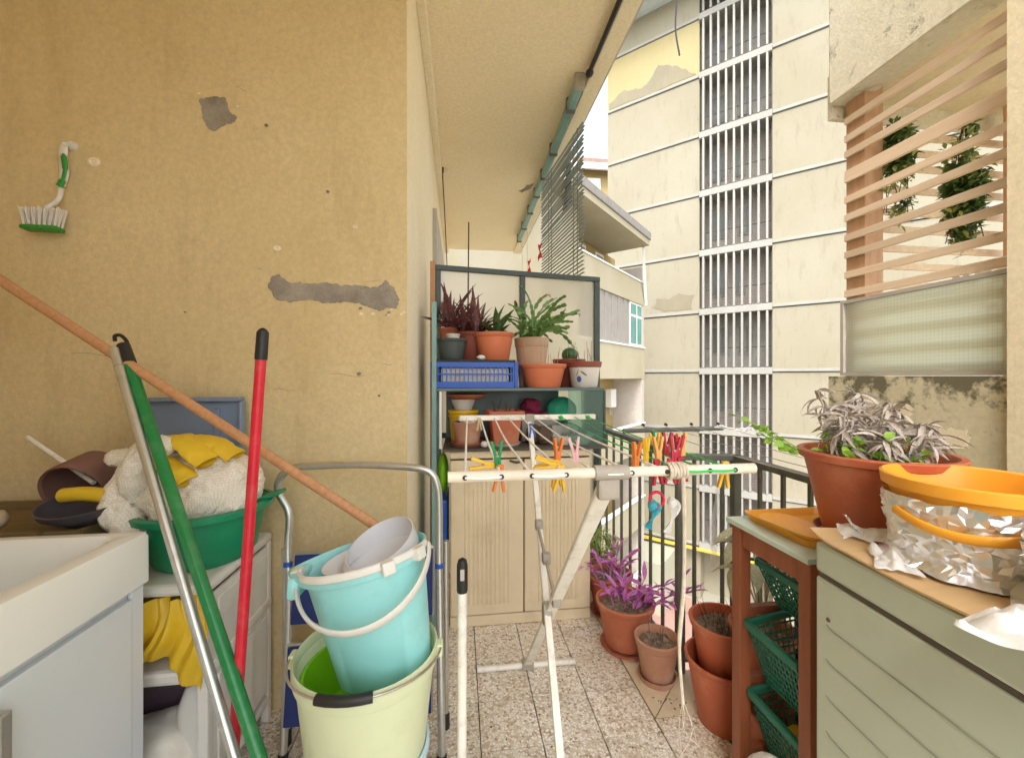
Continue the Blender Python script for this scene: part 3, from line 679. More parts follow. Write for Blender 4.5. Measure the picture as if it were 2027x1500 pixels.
# glazed-in balcony: curtain strips and a teal window
for j in range(11):
    s = -4.9+j*0.3
    q = B(); lbox(q, s, s+0.285, -0.11, -0.06 + 0.02*(j % 2), 2.57, 4.34); fin(q, 'blind_strip', 'curtain', lb)
q = B(); lbox(q, -1.58, 0.0, -0.1, -0.04, 2.57, 4.34); f_ = fin(q, 'window', 'window_white', lb)
for (s0, s1) in ((-1.5, -0.85), (-0.75, -0.1)):
    for (z0, z1) in ((2.65, 3.75), (3.85, 4.27)):
        q = B(); lbox(q, s0, s1, -0.038, -0.03, z0, z1); fin(q, 'pane', 'glass_teal', f_)
q = B(); lbox(q, -14.2, -0.95, -6.3, 0.55, 6.62, 6.85, 0.01); fin(q, 'roof', 'parapet_cream', lb)
q = B(); lbox(q, -14.3, -0.88, -6.4, 0.60, 6.851, 7.15, 0.02); fin(q, 'roof_fascia', 'roof_grey', lb)
q = B(); p0 = LQ+UU*-1.0+NL*0.3; p1 = LQ+UU*0.1+NL*0.05; beam(q, (p0.x, p0.y, 6.6), (p1.x, p1.y, 4.4), 0.1, 0.1); fin(q, 'brace', 'window_white', lb)
ac = thing('wall_heater', 'small white boiler box on the balcony wall of the cream house', 'boiler', tuple(LQ+UU*-0.8+NL*-1.2))
q = B(); lbox(q, -1.05, -0.5, -1.34, -1.05, -0.05, 0.75, 0.03); fin(q, 'casing', 'window_white', ac)
for d_ in (0.1, 0.3): q = B(); p = LQ+UU*(-0.95+d_)+NL*-1.2; tube(q, [(p.x, p.y, -0.05), (p.x, p.y, -0.4)], 0.02, 6); fin(q, 'pipe', 'old_steel', ac)
# far building
fb = thing('distant_house', 'distant ochre house with a brown tiled roof and a white window', 'building', (11.5, 39.5, -10))
q = B(); bb(q, (4, 39, -10), (18, 48, 21.3)); fin(q, 'wall', 'wall_ochre_far', fb)
q = B(); bb(q, (3.5, 38.2, 21.31), (18.5, 48.5, 22.2), 0.1); fin(q, 'roof', 'roof_tile', fb)
q = B(); bb(q, (3.2, 37.9, 21.0), (18.8, 38.19, 21.6), 0.05); fin(q, 'gutter', 'window_white', fb)
for (z0, z1) in ((15.6, 17.4), (9, 10.8)):
    q = B(); bb(q, (4.5, 37.6, z0), (18, 38.2, z1), 0.05); fin(q, 'balcony_parapet', 'parapet_cream', fb)
q = B(); bb(q, (12.3, 38.9, 18.6), (13.6, 38.99, 20.6), 0.03); f_ = fin(q, 'window', 'window_white', fb)
q = B(); bb(q, (12.45, 38.86, 18.7), (13.45, 38.895, 19.6)); fin(q, 'pane', 'glass_dark', f_)
q = B(); bb(q, (10, 38.9, 12.8), (18, 38.99, 15.2)); fin(q, 'loggia_shade', 'seam_dark', fb)  # flat dark sheet stands in for the shade inside the opening
q = B(); bb(q, (13.1, 38.3, 13.2), (14.3, 38.88, 14.4), 0.05); fin(q, 'air_conditioner', 'window_white', fb)

# ---------------------------------------------------------------- neighbour's balcony on the right
XR = 1.65
nb = thing('neighbour_balcony', 'cream masonry balcony next door with stained low wall and heavy parapet overhead', 'balcony', (XR+0.3, 1.4, -0.2))
q = B(); bb(q, (XR, 0.2, -10), (XR+0.12, 1.675, 1.255)); fin(q, 'low_wall', 'wall_mould', nb)
q = B(); bb(q, (XR+0.1205, 1.56, -10), (3.4, 1.675, 1.2)); fin(q, 'low_wall', 'wall_mould', nb)
q = B(); bb(q, (XR+0.1205, 0.2, -0.2), (3.4, 1.559, 0.0)); fin(q, 'balcony_slab', 'soffit', nb)
q = B(); bb(q, (XR-0.02, -0.6, 0.0), (XR+0.1195, 1.048, 3.6)); fin(q, 'pilaster', 'plaster_lit', nb)
q = B(); bb(q, (XR, -0.6, 2.473), (XR+0.12, 1.675, 3.6), 0.006); fin(q, 'overhead_parapet', 'slab_edge', nb)
q = B(); bb(q, (XR+0.1205, -0.6, 2.50), (3.4, 1.674, 2.70)); fin(q, 'overhead_slab', 'soffit', nb)
q = B(); bb(q, (XR+0.02, 1.675, 2.42), (3.4, 1.70, 2.62)); fin(q, 'drip_edge', 'slab_edge', nb)
q = B(); prism(q, jag([(1.35, 2.75), (1.4, 2.83), (1.33, 2.9), (1.24, 2.86), (1.28, 2.72)], 4, 0.015, 9), (XR-0.0005, 0, 0), (0, 1, 0), (0, 0, 1), -0.001); fin(q, 'flaked_paint', 'cement', nb)
# wired glass screen
ws = thing('wired_glass_screen', 'grey framed wired glass screen below the wooden lattice', 'glass screen', (XR, 1.35, 1.256))
q = B(); 
for a, b in (((1.053, 1.578), (1.632, 1.578)), ((1.053, 1.264), (1.632, 1.264))): beam(q, (XR+0.03, a[0], a[1]), (XR+0.03, b[0], b[1]), 0.03, 0.014, (0, 0, 1))
beam(q, (XR+0.03, 1.625, 1.27), (XR+0.03, 1.625, 1.571), 0.03, 0.014, (0, 1, 0))
fin(q, 'frame', 'shutter_grey', ws)
q = B(); bb(q, (XR+0.027, 1.06, 1.272), (XR+0.032, 1.617, 1.570)); fin(q, 'pane', 'glass_wired', ws)
for k, (yy, zz, ss) in enumerate(((1.2, 1.05, 0.05), (1.28, 0.98, 0.03), (1.13, 0.93, 0.04), (1.36, 1.12, 0.03))):
    q = B(); prism(q, rough_edge([(yy-ss, zz-ss*0.6), (yy+ss, zz-ss*0.5), (yy+ss*0.7, zz+ss*0.6), (yy-ss*0.8, zz+ss*0.5)], k*3.1, 0.02), (XR-0.0003, 0, 0), (0, 1, 0), (0, 0, 1), -0.001); fin(q, 'flaked_paint', 'plaster_lit', nb)
# wooden lattice on two sides
lt = thing('wooden_lattice', 'larch slat privacy screen fixed above the wired glass', 'screen', (XR+0.08, 1.4, 1.27))
rr = random.Random(12)
zs = [2.384, 2.31, 2.239, 2.136, 2.035, 1.955, 1.868, 1.788, 1.70, 1.618]
for k, z in enumerate(zs):
    ht = 0.052 if k == 3 else 0.03
    q = B(); beam(q, (XR+0.055, 1.049, z+rr.uniform(-0.006, 0.006)), (XR+0.055, 1.645, z+rr.uniform(-0.005, 0.005)), 0.014, ht, (0, 0, 1), 0.0015); fin(q, 'slat', 'wood_slat', lt)
    q = B(); beam(q, (XR+0.12, 1.662, z-0.03), (3.1, 1.662, z-0.03), 0.014, 0.03, (0, 0, 1), 0.0015); fin(q, 'slat', 'wood_slat', lt)
for k in range(4):
    z = 1.52-0.078*k
    q = B(); beam(q, (XR+0.075, 1.049, z), (XR+0.075, 1.60, z), 0.014, 0.032, (0, 0, 1), 0.0015); fin(q, 'slat', 'wood_slat', lt)
q = B(); bb(q, (XR+0.065, 1.565, 1.201), (XR+0.155, 1.652, 2.499), 0.003); fin(q, 'post', 'wood_post', lt)
q = B(); bb(q, (XR+0.065, 1.062, 1.27), (XR+0.1, 1.10, 2.499), 0.003); fin(q, 'post', 'wood_post', lt)
q = B(); bb(q, (2.45, 1.5, 1.21), (2.54, 1.59, 2.499), 0.003); fin(q, 'post', 'wood_post', lt)
# hanging greenery behind the slats
def leafy(bm, c, rx, ry, rz, n, size, seed, droop=0.3, lobes=None):
    r = random.Random(seed); q0 = c
    for _ in range(n):
        while True:
            p = Vector((r.uniform(-1, 1), r.uniform(-1, 1), r.uniform(-1, 1)))
            if p.length < 1 and noise.noise(Vector((q0[0]+p.x*rx, q0[1]+p.y*ry, q0[2]+p.z*rz))*9+Vector((seed, 0, 0))) > -0.05: break
        q = Vector((c[0]+p.x*rx, c[1]+p.y*ry, c[2]+p.z*rz))
        d = Vector((r.uniform(-1, 1), r.uniform(-1, 1), r.uniform(-0.6, 0.9))); s = size*r.uniform(0.6, 1.4)
        blade(bm, q, d, s, s*0.5, droop, 2, 0.2)
for nm, c, rz_, n_ in (('ivy', (1.86, 1.555, 2.15), 0.22, 1300), ('ivy', (1.92, 1.36, 2.0), 0.25, 1900)):
    pl = thing('hanging_ivy', 'narrow dark green ivy trailing beside the lattice corner post' if c[1] > 1.4 else 'fuller dark green ivy trailing in the middle of the lattice screen', 'plant', (c[0], c[1], c[2]-rz_), group='ivy hanging behind the lattice')
    q = B(); leafy(q, c, 0.05, 0.06, rz_, n_, 0.03, int(c[1]*50), 0.4); fin(q, 'foliage', 'ivy', pl, flat=True)
    q = B(); leafy(q, (c[0], c[1], c[2]-0.02), 0.06, 0.07, rz_*1.1, n_//4, 0.03, int(c[1]*50)+3, 0.4); fin(q, 'young_foliage', 'leaf_yellow', pl, flat=True)
    q = B(); 
    for k in range(6): a = k*1.05; tube(q, smooth_path([(c[0], c[1], c[2]+rz_), (c[0]+0.03*math.cos(a), c[1]+0.03*math.sin(a), c[2]), (c[0]+0.05*math.cos(a+1), c[1]+0.05*math.sin(a+1), c[2]-rz_*0.9)], 5), 0.002, 4)
    fin(q, 'stem', 'twig', pl)
# folding white dryer seen through the lattice
fd = thing('folding_wall_dryer', 'white scissor dryer fixed behind the lattice slats', 'clothes dryer', (2.0, 1.25, 1.6))
q = B()
for k in range(5):
    y = 1.06+k*0.07
    beam(q, (1.95, y, 1.60), (1.95, y+0.11, 1.675), 0.008, 0.012); beam(q, (1.962, y, 1.675), (1.962, y+0.11, 1.60), 0.008, 0.012)
fin(q, 'scissor_arms', 'window_white', fd)
q = B(); beam(q, (1.95, 1.04, 1.68), (1.95, 1.5, 1.68), 0.012, 0.012); fin(q, 'rail', 'window_white', fd)
# a cable hanging in the courtyard
q = B(); tube(q, smooth_path([(2.84, 5.2, 7.5), (2.87, 5.2, 6.4), (2.85, 5.2, 5.9), (2.907, 5.2, 5.54)], 8), 0.012, 6)
fin(q, 'loose_cable', 'black_plastic', None, label='loose black cable dangling in front of the apartment block', cat='cable')
# ================================================================ pots, plants, shelves at the far end
def mesh_of(bm, name, m, smooth=True):
    for f in bm.faces: f.smooth = smooth
    me = bpy.data.meshes.new(name); bm.to_mesh(me); bm.free(); me.materials.append(M[m]); return me
def unit_leaf(m, wd=0.16, droop=0.4, fold=0.3, seg=6):
    q = B(); blade(q, (0, 0, 0), (0, 1, 0.0), 1.0, wd, droop, seg, fold, side=(1, 0, 0)); return mesh_of(q, 'leaf', m)
def sphere_dir(r, lo, hi):
    a = r.uniform(0, 2*math.pi); e = rad(r.uniform(lo, hi)); return Vector((math.cos(a)*math.cos(e), math.sin(a)*math.cos(e), math.sin(e)))
def pot(name, label, loc, rt, rb, h, m, rim=0.02, out=0.007, soil='soil', fill=0.82, cat='flower pot', n=40, ribs=0, lip=None, group=None, sx=1, rz=0, tilt=None):
    t = thing(name, label, cat, loc, rz, group)
    th = 0.006; R = lambda z: rb+(rt-rb)*z/h
    q = B(); vs = lathe(q, [(0, 0.0), (rb-0.004, 0.0), (rb, 0.004), (R(h-rim)-0.0, h-rim), (R(h-rim)-th, h-rim), (R(h*fill)-th, h*fill), (rb-th, 0.012), (0, 0.012)], (0, 0, 0), n, sx=sx)
    if ribs:
        for v in vs:
            a = math.atan2(v.co.y, v.co.x); k = 1+0.012*math.sin(a*ribs); v.co.x *= k; v.co.y *= k
    fin(q, 'body', m, t, False)
    q = B(); lathe(q, [(R(h-rim)-th, h-rim-0.001), (R(h-rim)+out*0.4, h-rim-0.001), (R(h-rim)+out, h-rim+0.003), (rt+out, h-0.003), (rt+out-0.003, h), (rt-th+0.002, h), (rt-th, h-0.003), (R(h-rim)-th, h-rim-0.001)], (0, 0, 0), n, sx=sx); fin(q, 'rim', lip or m, t, False)
    if soil:
        q = B(); r_ = random.Random(hash(label) % 1000 if False else len(label)*7+int(loc[0]*1000))
        rs = R(h*fill)-th-0.0005
        prof = [(rs, h*fill-0.008), (rs*0.85, h*fill), (rs*0.6, h*fill+0.003), (rs*0.3, h*fill+0.001), (0, h*fill+0.003)]
        vs = lathe(q, prof, (0, 0, 0), n, sx=sx)
        for v in vs: v.co.z += r_.uniform(-0.004, 0.004)
        for _ in range(60):
            a = r_.uniform(0, 6.28); rr_ = rs*math.sqrt(r_.random())*0.93; s = r_.uniform(0.004, 0.009)
            beam(q, (rr_*math.cos(a)*sx, rr_*math.sin(a), h*fill+0.001), (rr_*math.cos(a)*sx+s*math.cos(a*5), rr_*math.sin(a)+s*math.sin(a*5), h*fill+0.006), 0.004, 0.003)
        fin(q, 'soil', soil, t, False)
    return t
def saucer(label, loc, r, m, h=0.02):
    q = B(); lathe(q, [(0, 0), (r*0.86, 0), (r, h), (r-0.005, h), (r*0.84, 0.005), (0, 0.005)], loc, 36)
    return fin(q, 'saucer', m, None, label=label, cat='saucer')
def leaves(t, me, base, n, lo, hi, Lr, seed, spread=0.02, sx=1.0, name='leaf'):
    r = random.Random(seed)
    for _ in range(n):
        d = sphere_dir(r, lo, hi); s = r.uniform(*Lr)
        p = Vector(base)+Vector((r.uniform(-spread, spread), r.uniform(-spread, spread), 0))
        inst(me, name, t, aim(p, d, (s*sx*r.uniform(0.8, 1.2), s, s), r.uniform(-0.3, 0.3)))
def stalks(t, base, n, Lr, seed, spread, m='twig', r0=0.0015, lean=18, name='dry_stalk'):
    r = random.Random(seed)
    for _ in range(n):
        d = sphere_dir(r, 90-lean, 90); Ln = r.uniform(*Lr); a = r.uniform(0, 6.28); rr_ = spread*math.sqrt(r.random())
        p = Vector(base)+Vector((rr_*math.cos(a), rr_*math.sin(a), 0)); q = B()
        tube(q, [p, p+d*Ln*0.5+Vector((r.uniform(-.004, .004), r.uniform(-.004, .004), 0)), p+d*Ln], [r0, r0*0.9, r0*0.5], 5); fin(q, name, m, t)

# balcony divider of dark frame and frosted glass
DV0, DV1 = Vector((-0.145, 2.538, 0)), Vector((0.938, 2.721, 0)); DZ = 1.927
dvd = (DV1-DV0).normalized()
dv = thing('balcony_divider', 'dark framed frosted glass divider standing behind the shelves', 'divider', tuple((DV0+DV1)/2))
mid = DV0 + (DV1-DV0)*0.5
for a, b in ((DV0, DV0+dvd*0.03), (DV1-dvd*0.04, DV1), (mid-dvd*0.017, mid+dvd*0.017)):
    q = B(); c = (a+b)/2; beam(q, (c.x, c.y, 0), (c.x, c.y, DZ-0.03), (b-a).length, 0.035, (dvd.y, -dvd.x, 0), 0.002)
    fin(q, 'stile', 'frame_green', dv)
for z in (DZ-0.015, 0.9, 0.05):
    q = B(); beam(q, (DV0.x, DV0.y-0.001, z), (DV1.x, DV1.y-0.001, z), 0.04, 0.03, (0, 0, 1), 0.002); fin(q, 'cross_rail', 'frame_green', dv)
for a, b in ((DV0+dvd*0.03, mid-dvd*0.017), (mid+dvd*0.017, DV1-dvd*0.04)):
    for z0, z1 in ((0.066, 0.884), (0.916, DZ-0.031)):
        q = B(); beam(q, (a.x, a.y, (z0+z1)/2), (b.x, b.y, (z0+z1)/2), 0.006, z1-z0, (0, 0, 1)); fin(q, 'pane', 'glass_frost', dv)
q = B(); beam(q, (DV0.x-0.016, DV0.y-0.01, 0), (DV0.x-0.016, DV0.y-0.01, DZ+0.02), 0.022, 0.03, (1, 0, 0), 0.004); fin(q, 'end_batten', 'wood_handle', dv)

# beige two-door cabinet
cb = thing('storage_cabinet', 'beige plastic two-door cabinet with ribbed doors under the shelves', 'cabinet', (0.312, 2.26, 0))
q = B(); bb(q, (-0.048, 2.085, 0.0), (0.673, 2.45, 0.055), 0.006); fin(q, 'plinth', 'beige_cabinet', cb)
q = B(); bb(q, (-0.046, 2.094, 0.0555), (0.671, 2.45, 0.838)); fin(q, 'carcass', 'seam_dark', cb)
q = B(); bb(q, (-0.05, 2.08, 0.843), (0.675, 2.452, 0.882), 0.008); fin(q, 'top_panel', 'beige_cabinet', cb)
for x in (-0.050, 0.6715):
    q = B(); bb(q, (x, 2.0945, 0.056), (x+0.0035, 2.45, 0.841)); fin(q, 'side_panel', 'beige_cabinet', cb)
for x0, x1 in ((-0.046, 0.3215), (0.3265, 0.671)):
    q = B(); bb(q, (x0, 2.078, 0.061), (x1, 2.0935, 0.836), 0.006)
    n_ = 11
    for k in range(n_):
        x = x0+0.075+(x1-x0-0.15)*k/(n_-1)
        beam(q, (x, 2.0785, 0.11), (x, 2.0785, 0.79), 0.013, 0.012, (0, 1, 0), 0.005)
    d_ = fin(q, 'door', 'beige_cabinet', cb)
q = B(); tube(q, smooth_path([(0.25, 2.079, 0.83), (0.285, 2.068, 0.823), (0.32, 2.079, 0.83)], 4), 0.006, 8); fin(q, 'handle', 'seam_dark', cb)

# shelf unit over it
sh = thing('plant_shelf', 'dark green metal and glass shelf unit standing over the beige cabinet', 'shelf', (0.3, 2.3, 0))
for x, y, z1 in ((-0.128, 2.125, 1.63), (-0.128, 2.47, 1.63)):
    q = B(); bb(q, (x-0.012, y-0.012, 0), (x+0.012, y+0.012, z1), 0.002); fin(q, 'post', 'awning_green', sh)
q = B(); bb(q, (-0.128-0.01, 2.138, 1.60), (-0.128+0.01, 2.457, 1.62)); fin(q, 'side_rail', 'frame_green', sh)
q = B(); bb(q, (-0.115, 2.10, 1.181), (0.755, 2.50, 1.196), 0.002); fin(q, 'shelf_board', 'back_panel', sh)
q = B(); bb(q, (-0.085, 2.06, 0.8825), (0.755, 2.50, 0.8935), 0.002); fin(q, 'shelf_board', 'seam_dark', sh)
q = B(); bb(q, (-0.08, 2.482, 0.894), (0.60, 2.497, 1.18)); fin(q, 'back_panel', 'back_panel', sh)
q = B(); bb(q, (0.747, 2.105, 0.894), (0.752, 2.497, 1.1805)); fin(q, 'side_glass', 'glass_clear', sh)
q = B(); bb(q, (0.56, 2.101, 0.894), (0.746, 2.1045, 1.1805)); fin(q, 'front_glass', 'glass_clear', sh)
for x in (-0.095, 0.7535): q = B(); bb(q, (x-0.006, 2.094, 0.894), (x+0.006, 2.1035, 1.1805)); fin(q, 'upright', 'frame_green' if x > 0 else 'white_plastic', sh)
SZ, LZ = 1.1965, 0.894

# blue crate with white lining and a black tray on it
cr = thing('plastic_crate', 'bright blue slotted plastic crate on the shelf with flower pots on top', 'crate', (0.077, 2.27, SZ))
x0, x1, y0, y1, z0, z1 = -0.131, 0.285, 2.125, 2.42, SZ, 1.330
for (a, b) in (((x0, y0), (x1, y0)), ((x0, y1), (x1, y1)), ((x0, y0+0.005), (x0, y1-0.005)), ((x1, y0+0.005), (x1, y1-0.005))):
    q = B(); A, Bv = Vector((a[0], a[1], 0)), Vector((b[0], b[1], 0)); nrm = (Bv-A).normalized()
    for z, h_ in ((z1-0.014, 0.028), (z0+0.016, 0.032), (z0+0.07, 0.008)):
        beam(q, (A.x, A.y, z), (Bv.x, Bv.y, z), 0.008, h_, (0, 0, 1), 0.0015)
    n_ = int((Bv-A).length/0.021)
    for k in range(n_+1):
        p = A.lerp(Bv, k/n_); beam(q, (p.x, p.y, z0+0.03), (p.x, p.y, z1-0.026), 0.0055, 0.006, (nrm.y, -nrm.x, 0))
    for p in (A, Bv): beam(q, (p.x, p.y, z0), (p.x, p.y, z1), 0.03, 0.009, (nrm.y, -nrm.x, 0), 0.002)
    fin(q, 'slotted_side', 'blue_plastic', cr)
for x in (x0, x1): q = B(); bb(q, (x-0.022, 2.2, z1-0.035), (x+0.022, 2.34, z1-0.002), 0.006); fin(q, 'handle', 'blue_plastic', cr)
q = B(); bb(q, (x0+0.01, y0+0.01, z0+0.002), (x1-0.01, y1-0.01, z0+0.008)); fin(q, 'bottom', 'blue_plastic', cr)
q = B(); bb(q, (x0+0.04, y0+0.03, z0+0.009), (x1-0.03, y1-0.02, z1-0.03), 0.004); fin(q, 'paper_packet', 'paper_white', None, label='white paper packet inside the blue crate', cat='packet')
q = B(); bb(q, (x0-0.005, y0-0.01, z1+0.0005), (x1+0.002, y1+0.02, z1+0.010), 0.003)
fin(q, 'tray', 'black_plastic', None, label='flat black tray lying on the blue crate', cat='tray')
TZ = z1+0.011
# top row of pots
p1 = pot('potted_plant', 'orange plastic pot with dark pointed aloe leaves on the blue crate', (0.186, 2.26, TZ), 0.105, 0.082, 0.15, 'orange_pot', 0.022, cat='potted plant', fill=0.88)
me = unit_leaf('leaf_dark', 0.22, 0.35, 0.5); pl = B(); blob(pl, (0.186, 2.26, TZ+0.135), 0.02, 0.02, 0.012, 0.2, 2, 1, 2); crown = fin(pl, 'plant', 'leaf_dark', p1); leaves(crown, me, (0.186, 2.26, TZ+0.13), 14, 25, 80, (0.11, 0.20), 3, 0.02)
p2 = pot('potted_plant', 'dark brown pot of narrow purple leaves on the blue crate', (0.062, 2.34, TZ), 0.085, 0.065, 0.16, 'brown_pot', 0.02, cat='potted plant', fill=0.9)
me = unit_leaf('leaf_purple_dark', 0.10, 0.55, 0.4); pl = B(); blob(pl, (0.062, 2.34, TZ+0.148), 0.03, 0.03, 0.012, 0.2, 2, 2, 2); crown = fin(pl, 'plant', 'leaf_purple_dark', p2)
leaves(crown, me, (0.062, 2.34, TZ+0.15), 64, 20, 88, (0.13, 0.27), 5, 0.05)
q = B(); tube(q, [(0.045, 2.33, TZ+0.14), (0.05, 2.335, 2.12)], 0.004, 6); fin(q, 'stake', 'twig', p2)
p3 = pot('potted_plant', 'small terracotta pot of purple sword leaves beside the cream wall', (-0.055, 2.36, 1.44), 0.06, 0.045, 0.085, 'terracotta', 0.018, cat='potted plant', fill=0.9)
pl = B(); blob(pl, (-0.055, 2.36, 1.52), 0.02, 0.02, 0.01, 0.2, 2, 3, 2); crown = fin(pl, 'plant', 'leaf_purple_dark', p3); leaves(crown, unit_leaf('leaf_purple_dark', 0.14, 0.4, 0.4), (-0.055, 2.36, 1.52), 30, 25, 88, (0.16, 0.30), 8, 0.03)
q = B(); lathe(q, [(0, 0), (0.055, 0), (0.06, 0.095), (0.056, 0.095), (0.05, 0.005), (0, 0.005)], (-0.055, 2.36, TZ), 30); fin(q, 'upturned_pot', 'brown_pot', None, label='plain brown pot under the small terracotta pot of purple leaves', cat='flower pot')
p4 = pot('flower_pot', 'dark grey plastic pot on the blue crate', (-0.042, 2.205, TZ), 0.078, 0.06, 0.11, 'grey_pot', 0.016)
p5 = pot('flower_pot', 'tiny white plastic cup standing in the dark grey pot', (-0.035, 2.205, TZ+0.092), 0.036, 0.03, 0.045, 'white_plastic', 0.008, 0.003)
q = B(); blob(q, (0.11, 2.15, TZ+0.012), 0.022, 0.016, 0.013, 0.25, 2, 5, 3, floor=TZ); fin(q, 'pebble', 'white_plastic', None, label='white pebble on the black tray beside the orange pot', cat='pebble')
p6 = pot('potted_plant', 'beige plastic pot with a flowering christmas cactus', (0.405, 2.32, SZ), 0.095, 0.07, 0.275, 'beige_pot', 0.05, 0.004, cat='potted plant', fill=0.92)
seg = B(); 
prism(seg, [(0, -0.5), (0.16, -0.42), (0.3, -0.2), (0.26, -0.08), (0.33, 0.1), (0.27, 0.22), (0.28, 0.38), (0.12, 0.5), (-0.12, 0.5), (-0.28, 0.38), (-0.27, 0.22), (-0.33, 0.1), (-0.26, -0.08), (-0.3, -0.2), (-0.16, -0.42)], (0, 0.5, -0.05), (1, 0, 0), (0, 1, 0), 0.1)
seg_me = mesh_of(seg, 'segment', 'leaf_cactus', False)
pl = B(); blob(pl, (0.405, 2.32, SZ+0.262), 0.03, 0.03, 0.015, 0.2, 2, 4, 2); crown = fin(pl, 'plant', 'leaf_cactus', p6)
r = random.Random(21); tips = []
for k in range(40):
    d = sphere_dir(r, 38, 88); 
    if d.x < 0: d.x *= 0.8
    p = Vector((0.405+r.uniform(-.04, .04), 2.32+r.uniform(-.03, .03), SZ+0.255)); n_ = r.randint(6, 10)
    bend = r.uniform(0.05, 0.24)
    for j in range(n_):
        s = r.uniform(0.034, 0.05)*(1-0.03*j); inst(seg_me, 'segment', crown, aim(p, d, (s*1.0, s, s), r.uniform(-1.2, 1.2)))
        p = p+d*s*0.93; d = (d+Vector((r.uniform(-.2, .2), r.uniform(-.2, .2), -bend))+Vector((d.x, d.y, 0))*0.12).normalized()
    tips.append((p.copy(), d.copy()))
pe = B()
for k in range(7): a = k*0.9; blade(pe, (0, 0.1*k/2, 0), (math.cos(a)*0.5, 1, math.sin(a)*0.5), 0.6, 0.22, 0.1, 3)
pm = mesh_of(pe, 'flower', 'flower_pink')
for (p, d) in sorted(tips, key=lambda q: -q[0].z)[2:26:4]: inst(pm, 'flower', crown, aim(p, d+Vector((0, 0, -0.6)), 0.035))
p7 = pot('potted_plant', 'wide terracotta bowl with thin dry stalks at the shelf edge', (0.447, 2.205, SZ), 0.122, 0.095, 0.125, 'orange_pot', 0.022, fill=0.86, cat='potted plant', lip='orange_pot')
stalks(p7, (0.447, 2.205, SZ+0.105), 12, (0.06, 0.16), 2, 0.09, 'wood_handle')
p8 = pot('potted_plant', 'white pot with brown rim and a painted blue olive', (0.681, 2.215, SZ), 0.088, 0.07, 0.14, 'pot_white', 0.03, 0.008, fill=0.85, lip='brown_pot', cat='potted plant')
stalks(p8, (0.681, 2.215, SZ+0.115), 10, (0.06, 0.15), 4, 0.07, 'twig')
# the painted olive follows the pot's curved wall
q = B()
def on_pot(a, z): rr_ = 0.07+(0.088-0.07)*z/0.14+0.0012; return Vector((0.681+rr_*math.cos(a), 2.215+rr_*math.sin(a), SZ+z))
def decal(pts, m, nm):
    q = B(); c = (sum(p[0] for p in pts)/len(pts), sum(p[1] for p in pts)/len(pts)); vc = q.verts.new(on_pot(*c)); vs = [q.verts.new(on_pot(*p)) for p in pts]
    for i in range(len(vs)): q.faces.new((vc, vs[i], vs[(i+1) % len(vs)]))
    fin(q, nm, m, p8)
A0 = rad(-128)
decal([(A0+0.17*math.cos(k*0.628), 0.045+0.017*math.sin(k*0.628)) for k in range(10)], 'olive_blue', 'painted_olive')
decal([(A0-0.1+0.03*math.cos(k*0.628)+0.1*math.sin(k*0.628), 0.078+0.02*math.sin(k*0.628)) for k in range(10)], 'olive_leaf', 'painted_leaf')
decal([(A0+0.33+0.22*math.cos(k*0.628), 0.075+0.006*math.sin(k*0.628)-0.012*math.cos(k*0.628)) for k in range(10)], 'olive_leaf', 'painted_leaf')
p9 = pot('potted_plant', 'brown pot with a small round cactus behind the painted olive pot', (0.64, 2.385, SZ), 0.09, 0.07, 0.16, 'brown_pot', 0.025, fill=0.9, cat='potted plant')
q = B(); vs = lathe(q, [(0.001, 0)]+[(0.045*math.sin(k*math.pi/12), 0.045-0.045*math.cos(k*math.pi/12)) for k in range(1, 12)]+[(0, 0.09)], (0.645, 2.385, SZ+0.14), 40)
for v in vs:
    a = math.atan2(v.co.y-2.385, v.co.x-0.645); k = 1+0.07*math.sin(a*16); v.co.x = 0.645+(v.co.x-0.645)*k; v.co.y = 2.385+(v.co.y-2.385)*k
fin(q, 'cactus', 'leaf_dark', p9)
stalks(p9, (0.62, 2.385, SZ+0.145), 9, (0.06, 0.16), 9, 0.07, 'leaf_grey', 0.0018)
# lower shelf
q = B(); lathe(q, [(0, 0), (0.062, 0), (0.068, 0.02), (0.078, 0.16), (0.084, 0.165), (0.084, 0.178), (0.078, 0.18), (0.074, 0.176), (0.064, 0.02), (0, 0.01)], (0.02, 2.30, LZ), 40)
t_ = thing('paint_bucket', 'yellow plastic bucket on the lower shelf', 'bucket', (0.02, 2.30, LZ)); fin(q, 'body', 'yellow_plastic', t_)
q = B(); lathe(q, [(0.079, 0.143), (0.083, 0.143), (0.083, 0.152), (0.079, 0.152)], (0.02, 2.30, LZ), 40); fin(q, 'ring', 'yellow_plastic', t_)
q = B(); lathe(q, [(0, 0), (0.045, 0), (0.068, 0.058), (0.071, 0.06), (0.064, 0.058), (0.042, 0.006), (0, 0.006)], (0.02, 2.30, LZ+0.1775), 40); fin(q, 'bowl', 'pot_white', None, label='white bowl resting in the yellow bucket', cat='bowl')
q = B(); lathe(q, [(0, 0), (0.075, 0), (0.115, 0.022), (0.117, 0.027), (0.107, 0.026), (0.07, 0.006), (0, 0.006)], (0.04, 2.30, LZ+0.238), 40); fin(q, 'saucer', 'terracotta', None, label='wide terracotta saucer balanced on the white bowl', cat='saucer')
saucer('pink plastic saucer under the weathered round pot', (0.036, 2.175, LZ), 0.095, 'rattan_red', 0.014)
saucer('second pink saucer stacked under the weathered round pot', (0.04, 2.175, LZ+0.0065), 0.085, 'terracotta', 0.016)
p10 = pot('flower_pot', 'weathered round terracotta pot on pink saucers beside the yellow bucket', (0.04, 2.175, LZ+0.012), 0.078, 0.062, 0.115, 'terracotta_old', 0.012, 0.003, fill=0.9)
